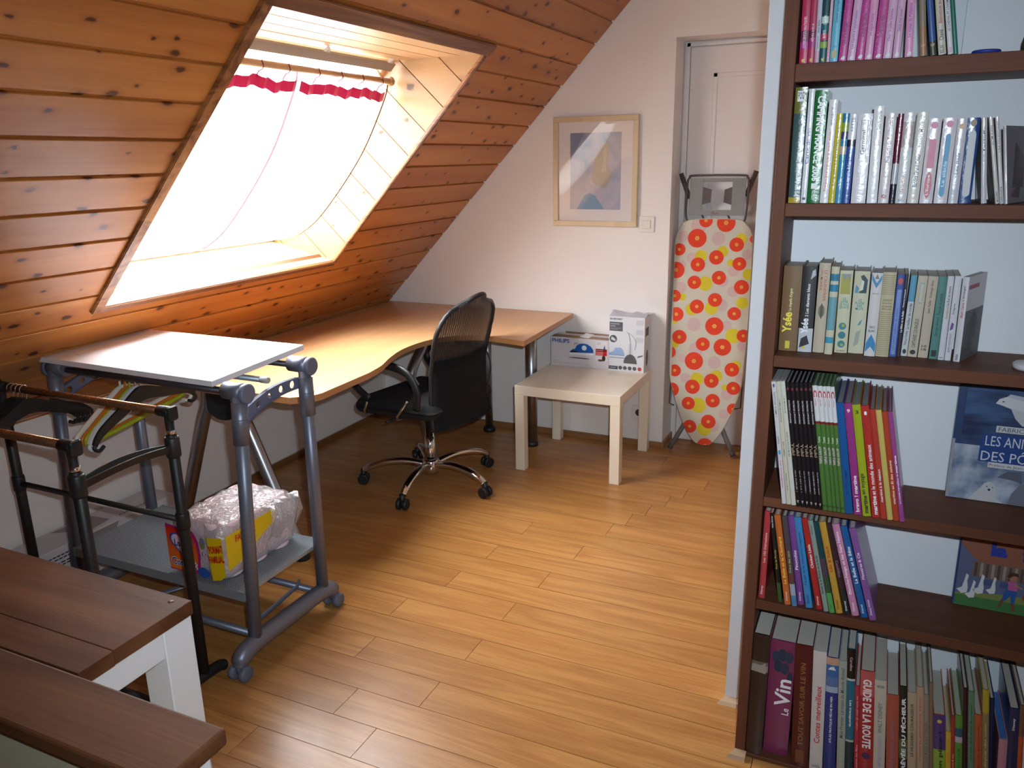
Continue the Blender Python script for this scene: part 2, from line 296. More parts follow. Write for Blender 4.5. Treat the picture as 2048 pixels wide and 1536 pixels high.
# ---------------------------------------------------------------- measured sizes (metres)
BOOKS={
'A':[(-0.2007, 0.0161, 0.121, -0.7, 1.868), (-0.1839, 0.0127, 0.12, -0.8, 1.868), (-0.1708, 0.009, 0.119, -1.0, 1.868), (-0.1614, 0.013, 0.118, -0.8, 1.868), (-0.1477, 0.0056, 0.117, -0.6, 1.868), (-0.1414, 0.0152, 0.116, -0.0, 1.868), (-0.1245, 0.0153, 0.114, 1.5, 1.868), (-0.1083, 0.0152, 0.113, 2.0, 1.868), (-0.0923, 0.0155, 0.112, 1.52, 1.868), (-0.076, 0.0149, 0.11, 1.02, 1.868), (-0.0602, 0.0175, 0.109, 1.2, 1.868), (-0.0419, 0.016, 0.107, 0.65, 1.868), (-0.0247, 0.0141, 0.106, 0.0, 1.868), (-0.0028, 0.0148, 0.105, -3.1, 1.868), (0.025, 0.0115, 0.103, -7.2, 1.868), (0.0425, 0.0114, 0.103, -9.9, 1.868), (0.0569, 0.0134, 0.102, -9.8, 1.868), (0.0731, 0.0093, 0.1, -10.1, 1.868), (0.0827, 0.0084, 0.1, -10.18, 1.868)],
'B':[(-0.2025, 0.0247, 0.237, -0.4, 1.876), (-0.1773, 0.0123, 0.233, 0.0, 1.879), (-0.1644, 0.0253, 0.23, 0.1, 1.881), (-0.1388, 0.0175, 0.21, 0.7, 1.884), (-0.121, 0.0125, 0.182, 0.54, 1.886), (-0.1078, 0.0133, 0.182, 0.3, 1.878), (-0.0943, 0.0157, 0.18, 0.2, 1.88), (-0.0764, 0.0291, 0.18, -0.55, 1.883), (-0.0457, 0.0203, 0.194, -1.0, 1.887), (-0.0243, 0.021, 0.18, -0.4, 1.89), (-0.0028, 0.0111, 0.178, 0.0, 1.892), (0.0088, 0.0217, 0.18, -0.17, 1.894), (0.0314, 0.0215, 0.18, 0.5, 1.897), (0.0542, 0.0248, 0.167, -0.06, 1.895), (0.0805, 0.0254, 0.167, 0.2, 1.899), (0.1068, 0.0181, 0.165, -0.27, 1.897), (0.1259, 0.0227, 0.166, -0.7, 1.9), (0.1662, 0.01, 0.166, -6.7, 1.896), (0.1906, 0.0074, 0.169, -11.0, 1.89), (0.1983, 0.007, 0.168, -9.9, 1.887), (0.2055, 0.0062, 0.15, -8.6, 1.884)],
'C':[(-0.2048, 0.0412, 0.198, -0.2, 1.925), (-0.1627, 0.0315, 0.198, -0.6, 1.926), (-0.13, 0.0248, 0.206, -0.2, 1.932), (-0.1037, 0.0171, 0.2, -0.1, 1.921), (-0.0838, 0.0275, 0.189, -0.8, 1.946), (-0.0547, 0.0329, 0.188, -0.5, 1.952), (-0.0203, 0.0229, 0.188, -0.1, 1.935), (0.0029, 0.0276, 0.19, -0.31, 1.94), (0.0312, 0.0146, 0.185, -0.2, 1.946), (0.0464, 0.0081, 0.185, -0.43, 1.954), (0.0552, 0.0128, 0.182, 0.8, 1.962), (0.0686, 0.0195, 0.182, 1.1, 1.96), (0.0896, 0.0201, 0.182, 0.7, 1.959), (0.1116, 0.0172, 0.183, 0.01, 1.955), (0.1293, 0.0123, 0.185, -0.21, 1.951), (0.1422, 0.0122, 0.186, -0.1, 1.95), (0.1589, 0.0133, 0.185, -0.7, 1.948)],
'D':[(-0.1614, 0.0095, 0.297, -8.65, 1.842), (-0.1511, 0.0102, 0.298, -8.78, 1.842), (-0.1402, 0.0101, 0.3, -8.89, 1.842), (-0.1296, 0.0098, 0.299, -8.96, 1.842), (-0.1196, 0.0098, 0.299, -8.97, 1.842), (-0.1096, 0.0095, 0.3, -8.98, 1.842), (-0.0999, 0.0094, 0.301, -8.99, 1.842), (-0.0902, 0.0094, 0.302, -9.02, 1.842), (-0.0805, 0.0091, 0.303, -9.05, 1.842), (-0.071, 0.01, 0.298, -9.1, 1.842), (-0.0605, 0.0102, 0.298, -9.17, 1.842), (-0.0499, 0.008, 0.298, -9.22, 1.842), (-0.0414, 0.0087, 0.299, -9.28, 1.842), (-0.0322, 0.0091, 0.299, -9.35, 1.842), (-0.0227, 0.0164, 0.263, -9.4, 1.855), (-0.0042, 0.0164, 0.264, -9.84, 1.845), (0.0138, 0.0173, 0.263, -10.17, 1.845), (0.0335, 0.0172, 0.263, -10.67, 1.847), (0.0514, 0.0121, 0.257, -10.8, 1.856), (0.0644, 0.0118, 0.257, -10.96, 1.857), (0.0769, 0.0119, 0.255, -11.08, 1.856), (0.0895, 0.0101, 0.256, -11.2, 1.854)],
'E':[(-0.2031, 0.015, 0.236, -0.85, 1.881), (-0.1554, 0.0102, 0.236, -8.76, 1.878), (-0.1389, 0.0149, 0.237, -10.0, 1.871), (-0.122, 0.0125, 0.237, -9.9, 1.871), (-0.1088, 0.0147, 0.235, -10.04, 1.884), (-0.0899, 0.0162, 0.237, -11.01, 1.877), (-0.0659, 0.0144, 0.238, -12.79, 1.879), (-0.0486, 0.0114, 0.237, -13.4, 1.876), (-0.0355, 0.0124, 0.237, -13.73, 1.875), (-0.0208, 0.0152, 0.237, -14.19, 1.879), (-0.0006, 0.0121, 0.238, -15.2, 1.879), (0.0145, 0.0164, 0.237, -15.79, 1.882), (0.0351, 0.015, 0.236, -16.4, 1.882), (0.0534, 0.0155, 0.236, -16.3, 1.877)],
'F':[(-0.2064, 0.0417, 0.341, -0.03, 1.872), (-0.1641, 0.0635, 0.321, -0.31, 1.895), (-0.0914, 0.0433, 0.336, -2.24, 1.872), (-0.0459, 0.0318, 0.329, -2.79, 1.872), (-0.0126, 0.0287, 0.319, -3.17, 1.872), (0.0194, 0.0189, 0.317, -3.86, 1.872), (0.0388, 0.0193, 0.355, -3.99, 1.872), (0.0599, 0.0118, 0.257, -4.44, 1.872), (0.0718, 0.0326, 0.304, -4.47, 1.872), (0.1041, 0.0268, 0.287, -4.53, 1.872), (0.1339, 0.0283, 0.255, -5.29, 1.872), (0.1632, 0.0182, 0.285, -5.61, 1.872), (0.1824, 0.0198, 0.274, -5.85, 1.872), (0.2031, 0.0149, 0.294, -6.08, 1.872), (0.2185, 0.0115, 0.277, -6.2, 1.872), (0.2302, 0.0088, 0.313, -6.24, 1.872), (0.2391, 0.0263, 0.231, -6.24, 1.872), (0.2651, 0.0113, 0.192, -6.2, 1.872), (0.2764, 0.008, 0.238, -6.2, 1.872), (0.2845, 0.0155, 0.242, -6.2, 1.872), (0.3002, 0.0105, 0.318, -6.26, 1.872), (0.3116, 0.0135, 0.313, -6.4, 1.872), (0.3259, 0.0159, 0.256, -6.58, 1.872), (0.3422, 0.0134, 0.326, -6.68, 1.872), (0.3556, 0.0105, 0.285, -6.0, 1.905), (0.3668, 0.0179, 0.206, -4.4, 1.872), (0.3868, 0.0201, 0.293, -5.03, 1.872), (0.4074, 0.011, 0.306, -5.17, 1.872)],
'G':[]}
IRON={'red':[(-0.838, 1.219, 0.034), (-0.737, 1.21, 0.046), (-0.877, 1.131, 0.048), (-0.678, 1.104, 0.036), (-0.965, 1.072, 0.032), (-0.774, 1.038, 0.037), (-0.865, 0.999, 0.037), (-0.658, 1.01, 0.034), (-0.974, 0.967, 0.043), (-0.594, 1.133, 0.022), (-0.877, 0.908, 0.035), (-0.754, 0.937, 0.036), (-0.639, 0.895, 0.037), (-0.974, 0.834, 0.032), (-0.766, 0.824, 0.036), (-0.856, 0.785, 0.037), (-0.96, 0.739, 0.038), (-0.665, 0.76, 0.034), (-0.76, 0.69, 0.047), (-0.937, 0.621, 0.038), (-0.612, 0.651, 0.033), (-0.813, 0.593, 0.036), (-0.712, 0.585, 0.045), (-0.984, 0.538, 0.033), (-0.853, 0.501, 0.048), (-0.951, 0.442, 0.033), (-0.656, 0.473, 0.037), (-0.852, 0.364, 0.039), (-0.756, 0.405, 0.038), (-0.642, 0.377, 0.035), (-0.96, 0.339, 0.038), (-0.868, 0.274, 0.035), (-0.742, 0.301, 0.037), (-0.635, 0.267, 0.031), (-0.757, 0.187, 0.038), (-0.853, 0.15, 0.036), (-0.765, 0.054, 0.043), (-0.995, 1.157, 0.017)],
'yel':[(-0.852, 1.042, 0.031), (-0.822, 0.905, 0.037), (-0.745, 1.068, 0.028), (-0.658, 1.132, 0.028), (-0.61, 0.959, 0.028), (-0.63, 0.816, 0.03), (-0.663, 0.647, 0.038), (-0.782, 0.781, 0.033), (-0.882, 0.77, 0.032), (-0.7, 1.014, 0.018), (-0.934, 0.831, 0.019), (-0.831, 0.407, 0.035), (-0.732, 0.433, 0.031), (-0.637, 0.496, 0.026), (-0.686, 0.378, 0.016), (-0.817, 0.269, 0.041), (-0.776, 0.146, 0.037), (-0.96, 0.587, 0.024), (-0.969, 0.706, 0.019)],
'pink':[(-0.77, 1.132, 0.034), (-0.866, 0.691, 0.035), (-0.747, 0.502, 0.033), (-0.872, 1.193, 0.039), (-0.948, 1.14, 0.026), (-0.898, 1.032, 0.026), (-0.947, 0.878, 0.03), (-0.684, 0.973, 0.028), (-0.68, 0.871, 0.028), (-0.731, 0.8, 0.031), (-0.698, 0.697, 0.026), (-0.614, 0.598, 0.025), (-0.847, 0.563, 0.037), (-0.914, 0.509, 0.022), (-0.673, 0.341, 0.029), (-0.729, 0.165, 0.03), (-0.681, 0.237, 0.026), (-0.623, 1.057, 0.025), (-0.949, 0.994, 0.023), (-0.891, 0.407, 0.027), (-0.612, 0.434, 0.026), (-0.734, 0.92, 0.029)],
'out':[(-0.926, 1.223), (-0.691, 1.23), (-0.639, 1.207), (-0.606, 1.163), (-0.6, 1.118), (-0.594, 0.967), (-0.59, 0.762), (-0.595, 0.552), (-0.601, 0.392), (-0.622, 0.298), (-0.657, 0.201), (-0.699, 0.113), (-0.738, 0.066), (-0.767, 0.055), (-0.795, 0.056), (-0.833, 0.073), (-0.889, 0.156), (-0.951, 0.312), (-0.98, 0.426), (-0.986, 0.629), (-0.988, 0.844), (-0.99, 0.992), (-0.992, 1.108), (-0.976, 1.17)]}
# ================================================================ ROOM SHELL
GY=4.08; NX0,NX1=-1.004,-.17; NZ=2.083; DY=4.272
XR,YB,ZC=2.2,-2.6,2.5
STOP=(ZC-KZ)/.722; XTOP=KX+STOP*.692
# floor: sub-floor slab with separate oak planks
floor=struct('floor', box(KX-.1,XR+.1,YB-.1,4.32,-.10,-.0135), flat('subfloor',(.05,.025,.012),.8))
PW=.1263; joints={0:-1.168,1:-1.32,2:-1.107,3:-1.425,4:-1.09,5:-1.458,6:-1.08,7:-1.373,8:-1.05,9:-1.33,10:-1.005,11:-1.285,12:-.956,13:-.907,14:-.855,15:-.798,16:-.744,-1:-1.482}
pl_cache={}
def plank(x0,x1,y0,y1):
    L=round(x1-x0,3); W=round(y1-y0,3)
    if L<.02 or W<.01: return
    if (L,W) not in pl_cache:
        bm=bmesh.new(); bm_box(bm,.0009,L-.0009,.0009,W-.0009,-.013,0)
        me=bpy.data.meshes.new('plank'); bm.to_mesh(me); bm.free(); me.materials.append(oak); pl_cache[(L,W)]=me
    obj('plank',pl_cache[(L,W)],None,floor,loc=(x0,y0,0))
row=-14
PL=1.24
while True:
    y0=1.439+row*PW; y1=y0+PW
    if y0>4.08: break
    a=joints.get(row, -1.5+.62*(row%2)+.21*math.sin(row*2.3))
    while a-PL>KX: a-=PL
    xs=[KX]+[a+k*PL for k in range(6) if a+k*PL<XR]+[XR]
    for u,v in zip(xs,xs[1:]): plank(u,v,y0,min(y1,4.08))
    row+=1
for y0 in (4.08,):
    plank(NX0,NX1,4.08,4.20); plank(NX0,NX1,4.20,DY)
# knee wall, gable wall with a door niche
struct('wall_left', box(KX-.12,KX,YB,GY,-.01,KZ+.12), wall_m)
bm=bmesh.new()
bm_prism(bm,[Vector((KX-.1,GY,0)),Vector((NX0,GY,0)),Vector((NX0,GY,NZ)),Vector((NX1,GY,NZ)),Vector((NX1,GY,0)),Vector((XR,GY,0)),Vector((XR,GY,ZC+.06)),Vector((XTOP-.16,GY,ZC+.06)),Vector((KX-.1,GY,KZ))],(0,DY-GY,0))
bmesh.ops.recalc_face_normals(bm,faces=bm.faces)
struct('wall_gable', bm, wall_m)
struct('wall_niche_back', box(NX0-.1,NX1+.1,DY,DY+.1,-.01,NZ+.1), wall_m)
struct('wall_right', box(XR,XR+.1,YB,GY+.1,-.01,ZC), wall_m)
struct('wall_rear', box(KX-.1,XR+.1,YB-.1,YB,-.01,ZC), wall_m)
struct('ceiling_flat', box(XTOP-.05,XR+.1,YB-.1,GY+.1,ZC,ZC+.06), wall_m)
glassy('window_glass')
# partition that carries the bookshelves
PX=-.297; PY=2.075
struct('wall_partition', box(PX,XR,PY,PY+.085,-.01,ZC), cool_m)
# sloping ceiling: backing sheet with separate pine boards
WY0,WY1,WS0,WS1=1.83,3.073,.618,1.795
def sbox(bm,s0,s1,y0,y1,n0,n1,mi=0):
    vs=[bm.verts.new(sl(s,y,n)) for n in(n0,n1) for y in(y0,y1) for s in(s0,s1)]
    for q in((0,2,3,1),(4,5,7,6),(0,1,5,4),(2,6,7,3),(0,4,6,2),(1,3,7,5)):
        f=bm.faces.new([vs[i] for i in q]); f.material_index=mi
bm=bmesh.new(); e=.012
for a in((-.1,WS0-.03,YB,GY),(WS1+.03,STOP+.03,YB,GY),(WS0-.03,WS1+.03,YB,WY0-.03),(WS0-.03,WS1+.03,WY1+.03,GY)): sbox(bm,a[0],a[1],a[2],a[3],.012,.07)
bmesh.ops.recalc_face_normals(bm,faces=bm.faces)
ceil=struct('ceiling_slope', bm, pine_back)
PITCH=.1315; s0=.926-8*PITCH
def board(s,se,y0,y1):
    bm=bmesh.new(); g=.013
    prof=[(s+g,.0),(se-.002,.0),(se,.0015),(se,.0125),(s,.0125),(s,.0085),(s+g-.003,.0085),(s+g-.003,.0025)]
    bm_prism(bm,[sl(a,y0,n)-Vector((0,0,0)) for a,n in prof],(0,y1-y0,0)); bmesh.ops.recalc_face_normals(bm,faces=bm.faces)
    obj('board',bm,pine,ceil)
k=0
while s0+k*PITCH<STOP:
    a=max(s0+k*PITCH,-.02); b=min(s0+(k+1)*PITCH,STOP+.02); k+=1
    if b-a<.02: continue
    cut=lambda lo,hi: lo<WS1 and hi>WS0
    if not cut(a,b): board(a,b,YB,GY-.002-.008*rnd.random())
    else:
        if a<WS0-.03: board(a,WS0-.02,WY0-.02,WY1+.02)
        if b>WS1+.03: board(WS1+.02,b,WY0-.02,WY1+.02)
        board(a,b,YB,WY0-.018); board(a,b,WY1+.018,GY-.002-.008*rnd.random())
# skylight: casing, board lining, frame, pane
win=bpy.data.objects.new('window_1',None); C.objects.link(win); win['kind']='structure'; win['label']='roof window with pine lining and bright panes'
NF=.305
T=[(WS0,0),(WS1,0),(1.502,NF),(.437,NF)]
def lining(name,poly2d,fn,thick,mat):
    bm=bmesh.new(); bm_prism(bm,[fn(p) for p in poly2d],thick); bmesh.ops.recalc_face_normals(bm,faces=bm.faces); return obj(name,bm,mat,win)
for yy,th in((WY1,(0,.02,0)),(WY0,(0,-.02,0))):
    k=0
    while k<12:
        a=.34+k*.1315+.003; b=a+.1275; k+=1
        pg=clip([(a,-.005),(b,-.005),(b,NF),(a,NF)],T)
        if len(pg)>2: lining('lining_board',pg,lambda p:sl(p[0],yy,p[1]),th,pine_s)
    lining('lining_back',[(WS0-.03,.004),(WS1+.03,.004),(1.54,NF),(.40,NF)],lambda p:sl(p[0],yy+th[1]*.35,p[1]),(0,th[1],0),pine_back)
def lerp2(a,b,t): return (a[0]+(b[0]-a[0])*t,a[1]+(b[1]-a[1])*t)
for (A,B,nb,up) in ((T[1],T[2],4,1),(T[0],T[3],3,-1)):
    d=Vector((B[0]-A[0],B[1]-A[1])); nn=Vector((-d.y,d.x)).normalized()*(-1 if up>0 else 1)
    off=(ES*nn.x+EN*nn.y)*.02
    if up>0 and off.z<0: off=-off
    if up<0 and off.z>0: off=-off
    for i in range(nb):
        p=lerp2(A,B,i/nb+.008); q=lerp2(A,B,(i+1)/nb-.008)
        bm=bmesh.new(); bm_prism(bm,[sl(p[0],WY0,p[1]),sl(p[0],WY1,p[1]),sl(q[0],WY1,q[1]),sl(q[0],WY0,q[1])],off); bmesh.ops.recalc_face_normals(bm,faces=bm.faces)
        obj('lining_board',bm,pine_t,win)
    bm=bmesh.new(); bm_prism(bm,[sl(A[0],WY0-.02,A[1])+off*.4,sl(A[0],WY1+.02,A[1])+off*.4,sl(B[0],WY1+.02,B[1])+off*.4,sl(B[0],WY0-.02,B[1])+off*.4],off); bmesh.ops.recalc_face_normals(bm,faces=bm.faces)
    obj('lining_back',bm,pine_back,win)
# casing strips round the opening
def strip(s0_,s1_,y0,y1,mat):
    bm=bmesh.new(); sbox(bm,s0_,s1_,y0,y1,-.013,.004); bmesh.ops.recalc_face_normals(bm,faces=bm.faces)
    bmesh.ops.bevel(bm,geom=list(bm.edges),offset=.003,segments=2,affect='EDGES'); obj('casing',bm,mat,win)
strip(WS1,WS1+.052,WY0-.035,WY1+.05,trim_w); strip(WS0-.012,WS0,WY0-.035,WY1+.03,trim_w)
strip(WS0-.03,WS1+.05,WY0-.042,WY0,trim_s); strip(WS0,WS1,WY1,WY1+.026,trim_s)
# frame and pane
def fbar(s0_,s1_,y0,y1,n0=NF,n1=NF+.07,name='sash',mat=None):
    bm=bmesh.new(); sbox(bm,s0_,s1_,y0,y1,n0,n1); bmesh.ops.recalc_face_normals(bm,faces=bm.faces); obj(name,bm,mat or pine_t,win)
fbar(1.495,1.58,WY0-.03,WY1+.03); fbar(.38,.46,WY0-.03,WY1+.03); fbar(.46,1.495,WY0-.03,WY0+.03); fbar(.46,1.495,WY1-.03,WY1+.03)
fbar(.46,1.495,WY0+.03,WY1-.03,NF+.03,NF+.036,'pane',MATS['window_glass'])
# vent bar with its clips, curtain rod and curtain
bar=thing('vent_bar','grey vent control bar across the top of the roof window','bar',sl(1.50,2.45,.262))
def rsb(a0,a1,y0,y1,n0,n1,root):
    bm=bmesh.new(); sbox(bm,a0,a1,y0,y1,n0,n1); bmesh.ops.recalc_face_normals(bm,faces=bm.faces); return rel(bm,root)
obj('rail',rsb(1.478,1.514,1.90,3.035,.262,.276,bar),flat('bar_grey',srgb(150,142,135),.5),bar)
for yy in(2.12,2.58,3.0):
    bm=bmesh.new(); bm_prism(bm,[sl(1.512,yy-.016,.264),sl(1.512,yy+.016,.264),sl(1.535,yy,.264)],EN*.012); bmesh.ops.recalc_face_normals(bm,faces=bm.faces)
    obj('clip',rel(bm,bar),white_p,bar)
rod=thing('curtain_rod','wooden curtain rod with round end knob under the vent bar','curtain rod',sl(1.448,2.45,.238))
rodw=wood('rod_wood',(.42,.24,.12),(.55,.34,.18),axis=1,grain=20,stretch=20)
obj('pole',rel(tube([sl(1.448,1.87,.238),sl(1.448,3.02,.238)],.0125,14),rod),rodw,rod)
for yy,sg in((1.86,-1),(3.03,1)):
    b=bmesh.new(); bmesh.ops.create_uvsphere(b,u_segments=14,v_segments=9,radius=.02); shift(b,sl(1.448,yy,.238)); obj('knob',rel(b,rod),rodw,rod)
for yy in(1.93,2.975): obj('bracket',rel(tube([sl(1.448,yy,.238),sl(1.455,yy,.275),sl(1.46,yy,.306)],.008,8),rod),rodw,rod)
cur_m,nt,p_=new('sheer_curtain'); out=[n for n in nt.nodes if n.type=='OUTPUT_MATERIAL'][0]
tl_=N(nt,'BsdfTranslucent'); tl_.inputs[0].default_value=(.95,.95,.95,1); tr_=N(nt,'BsdfTransparent'); mx_=N(nt,'MixShader'); wv=N(nt,'TexNoise'); wv.inputs['Scale'].default_value=900
mr_=N(nt,'MapRange'); mr_.inputs['To Min'].default_value=.45; mr_.inputs['To Max'].default_value=.65; nt.links.new(wv.outputs['Fac'],mr_.inputs['Value']); nt.links.new(mr_.outputs[0],mx_.inputs[0])
nt.links.new(tl_.outputs[0],mx_.inputs[1]); nt.links.new(tr_.outputs[0],mx_.inputs[2]); nt.links.new(mx_.outputs[0],out.inputs[0])
red_m,nt,p_=new('red_ribbon'); p_.inputs['Base Color'].default_value=(*srgb(120,12,40),1); p_.inputs['Roughness'].default_value=.5
out=[n for n in nt.nodes if n.type=='OUTPUT_MATERIAL'][0]; tl_=N(nt,'BsdfTranslucent'); tl_.inputs[0].default_value=(.16,.004,.018,1); wv=N(nt,'TexWave'); wv.inputs['Scale'].default_value=40; wv.bands_direction='Y'
mx_=N(nt,'MixShader'); mr_=N(nt,'MapRange'); mr_.inputs['To Min'].default_value=.08; mr_.inputs['To Max'].default_value=.35; nt.links.new(wv.outputs['Fac'],mr_.inputs['Value']); nt.links.new(mr_.outputs[0],mx_.inputs[0])
nt.links.new(p_.outputs[0],mx_.inputs[1]); nt.links.new(tl_.outputs[0],mx_.inputs[2]); nt.links.new(mx_.outputs[0],out.inputs[0])
path=smooth_pts([(1.452,.255,0),(1.394,.218,0),(1.198,.168,0),(1.05,.150,0),(.87,.146,0),(.723,.155,0),(.60,.19,0),(.53,.235,0)],5)
edge_p,nt,p_=new('pink_edging'); out=[n for n in nt.nodes if n.type=='OUTPUT_MATERIAL'][0]; tl_=N(nt,'BsdfTranslucent'); tl_.inputs[0].default_value=(.055,.012,.02,1); tr_=N(nt,'BsdfTransparent'); mx_=N(nt,'MixShader'); wv=N(nt,'TexNoise'); wv.inputs['Scale'].default_value=9
mr_=N(nt,'MapRange'); mr_.inputs['To Min'].default_value=.0; mr_.inputs['To Max'].default_value=.06; nt.links.new(wv.outputs['Fac'],mr_.inputs['Value']); nt.links.new(mr_.outputs[0],mx_.inputs[0]); nt.links.new(tl_.outputs[0],mx_.inputs[1]); nt.links.new(tr_.outputs[0],mx_.inputs[2]); nt.links.new(mx_.outputs[0],out.inputs[0])
edge_d=flat('dark_red_edging',srgb(70,10,24),.7)
def curtain(label,y0,y1,ph):
    cu=thing('curtain',label,'curtain',sl(1.4,(y0+y1)/2,.22),0,'sheer curtain panels on the roof window')
    bm=bmesh.new(); ny=26; grid=[]
    for i,p in enumerate(path):
        amp=.006*(1-.6*i/len(path))
        grid.append([bm.verts.new(sl(p.x,y0+(y1-y0)*j/ny,p.y+amp*math.sin(j*1.7+ph))) for j in range(ny+1)])
    for A,B in zip(grid,grid[1:]):
        for j in range(ny): bm.faces.new((A[j],A[j+1],B[j+1],B[j])).smooth=True
    obj('sheer',rel(bm,cu),cur_m,cu)
    bm=bmesh.new(); prev=None
    for j in range(0,ny+1):                           # gathered heading ribbon
        y=y0+(y1-y0)*j/ny; dn=.006*math.sin(j*1.7+ph); ds=.005*math.sin(j*.55+ph*2)+.006*((j//5)%2)-.005*((j//7)%2)
        cur=[bm.verts.new(sl(1.372+ds,y,.205+dn)),bm.verts.new(sl(1.408+ds,y,.219+dn))]
        if prev: bm.faces.new((prev[0],cur[0],cur[1],prev[1]))
        prev=cur
    rb=obj('heading_ribbon',rel(bm,cu),red_m,cu)
    for yy,wd in((y0,.0015 if ph else .003),(y1,.0045 if ph else .006)):
        bm=bmesh.new(); prev=None
        for p in path:
            cur=[bm.verts.new(sl(p.x,yy-wd,p.y-.004)),bm.verts.new(sl(p.x,yy+wd,p.y-.004))]
            if prev: bm.faces.new((prev[0],cur[0],cur[1],prev[1]))
            prev=cur
        obj('edge_ribbon',rel(bm,cu),edge_d if (ph and yy==y1) else edge_p,cu)
    for q in range(4):                                # hanging loops
        y=y0+(y1-y0)*(q+.5)/4
        obj('hook',rel(tube([sl(1.405,y,.222),sl(1.425,y+.006,.228),sl(1.44,y+.01,.222),sl(1.452,y+.004,.22),sl(1.465,y,.236)],.0022,5),cu),red_m,cu)
curtain('left sheer white curtain panel with red ribbon edging on roof window',1.90,2.44,0)
curtain('right sheer white curtain panel with red ribbon edging on roof window',2.47,3.02,1.3)
# baseboards and shoe mouldings
struct('baseboard_left', box(KX,KX+.012,YB,GY-.012,0,.034,.002), wood('oak_trim_y',(.22,.09,.03),(.34,.155,.055),axis=1,grain=14,stretch=12))
struct('baseboard_gable', box(KX,NX0,GY-.012,GY,0,.034,.002), oak_trim)
struct('baseboard_niche', box(NX0,NX0+.012,GY-.012,DY,0,.034,.002), oak_trim)
def shoe(name,x0,x1,y):
    bm=bmesh.new(); bm_prism(bm,[Vector((x0-.02,y-.022,0)),Vector((x0-.004,y,.014)),Vector((x1,y,.014)),Vector((x1,y-.022,0))],(0,0,-.001))
    bm.free(); bm=bmesh.new()
    v=[bm.verts.new(p) for p in((x0-.02,y-.024,0),(x1,y-.024,0),(x1,y,0),(x0-.004,y,0),(x0-.012,y-.018,.010),(x1,y-.018,.010),(x1,y,.018),(x0,y,.018))]
    for q in((3,2,1,0),(4,5,6,7),(0,1,5,4),(1,2,6,5),(2,3,7,6),(3,0,4,7)): bm.faces.new([v[i] for i in q])
    struct(name,bm,beige_trim)
shoe('trim_1',PX+.001,-.2345,PY)
# flush white door in the niche
door=bpy.data.objects.new('door_1',None); C.objects.link(door); door.location=(-.587,DY,0); door['kind']='structure'; door['label']='white panelled door in the wall niche'
dm=flat('door_paint',srgb(240,232,230),.5,bump=.1)
bm=bmesh.new(); bm_box(bm,NX0+.014,NX0+.03,DY-.02,DY,0,2.074); bm_box(bm,NX1-.03,NX1-.014,DY-.02,DY,0,2.074); bm_box(bm,NX0+.014,NX1-.014,DY-.02,DY,2.058,2.074)
obj('door_frame',rel(bm,door),dm,door)
obj('door_leaf',rel(box(NX0+.032,NX1-.032,DY-.013,DY-.001,.008,2.054,.002),door),dm,door)
for z0,z1 in((1.12,1.93),(.2,.98)):
    bm=bmesh.new(); x0,x1=-.855,-.32
    for a in((x0,x1,z0,z0+.022),(x0,x1,z1-.022,z1),(x0,x0+.022,z0,z1),(x1-.022,x1,z0,z1)): bm_box(bm,a[0],a[1],DY-.019,DY-.012,a[2],a[3],0,.003,1)
    obj('panel_moulding',rel(bm,door),dm,door)
obj('door_handle',rel(tube([(-.26,DY-.013,1.02),(-.26,DY-.055,1.02),(-.30,DY-.06,1.02),(-.37,DY-.06,1.02)],.008,10),door),steel,door)
# wall switch and socket
sw=thing('light_switch','square white light switch on gable wall beside the picture','switch',(-1.122,GY,1.203))
sm=flat('switch_plastic',srgb(232,226,216),.35)
obj('plate',box(-.041,.041,-.009,0,-.041,.041,.003,2),sm,sw); obj('rocker',box(-.022,.022,-.013,-.007,-.022,.022,.002,1),sm,sw)
so=thing('wall_socket','white power socket low on gable wall behind the small table','socket',(-1.135,GY,.19))
obj('plate',box(-.04,.04,-.009,0,-.04,.04,.003,2),sm,so); obj('outlet',lathe([(.02,-.0095),(.018,-.0096),(.016,-.004),(.003,-.004)],(0,0,0),20,'Y'),flat('socket_dark',(.05,.05,.05),.5),so)
so=thing('wall_socket','white double power socket on knee wall under the desk behind the chair','socket',(KX,3.55,.36))
obj('plate',box(0,.009,-.07,.07,-.04,.04,.003,2),sm,so)
for dy in(-.035,.035): obj('outlet',lathe([(.02,.0095),(.018,.0098),(.016,.004),(.003,.004)],(0,dy,0),20,'X'),MATS['socket_dark'],so)
# ================================================================ STAIR GUARD (wooden caps on white frame)
ZG=.70
g=thing('stair_guard','low stair guard with red-brown wooden planks on a white post frame','stair guard',(-1.9,.82,0))
for y0,y1,x1 in((.836,1.02,-1.19),(.763,.834,-1.188),(.632,.761,-.852)):
    obj('cap_plank',rel(box(-2.6,x1,y0,y1,ZG-.03,ZG,(.001 if y1>.8 else .005),2),g),mahog,g)
obj('plank_plug',rel(lathe([(.006,ZG-.002),(.006,ZG+.0006),(.001,ZG+.0008)],(-1.225,1.0,0),12),g),flat('plug_wood',(.12,.05,.03),.5),g)
obj('post',rel(box(-1.275,-1.204,.955,1.026,0,ZG-.031,.002),g),white_p,g)
obj('post',rel(box(-.935,-.868,.658,.738,0,ZG-.031,.002),g),white_p,g)
obj('post',rel(box(-2.59,-2.52,.955,1.026,0,ZG-.031,.002),g),white_p,g)
obj('beam',rel(box(-1.262,-1.206,.74,.9545,ZG-.097,ZG-.031,.002),g),white_p,g)
obj('parapet_panel',rel(box(-2.6,-.936,.652,.736,0,ZG-.031),g),flat('cream_wall',srgb(196,186,160),.7,bump=.2),g)
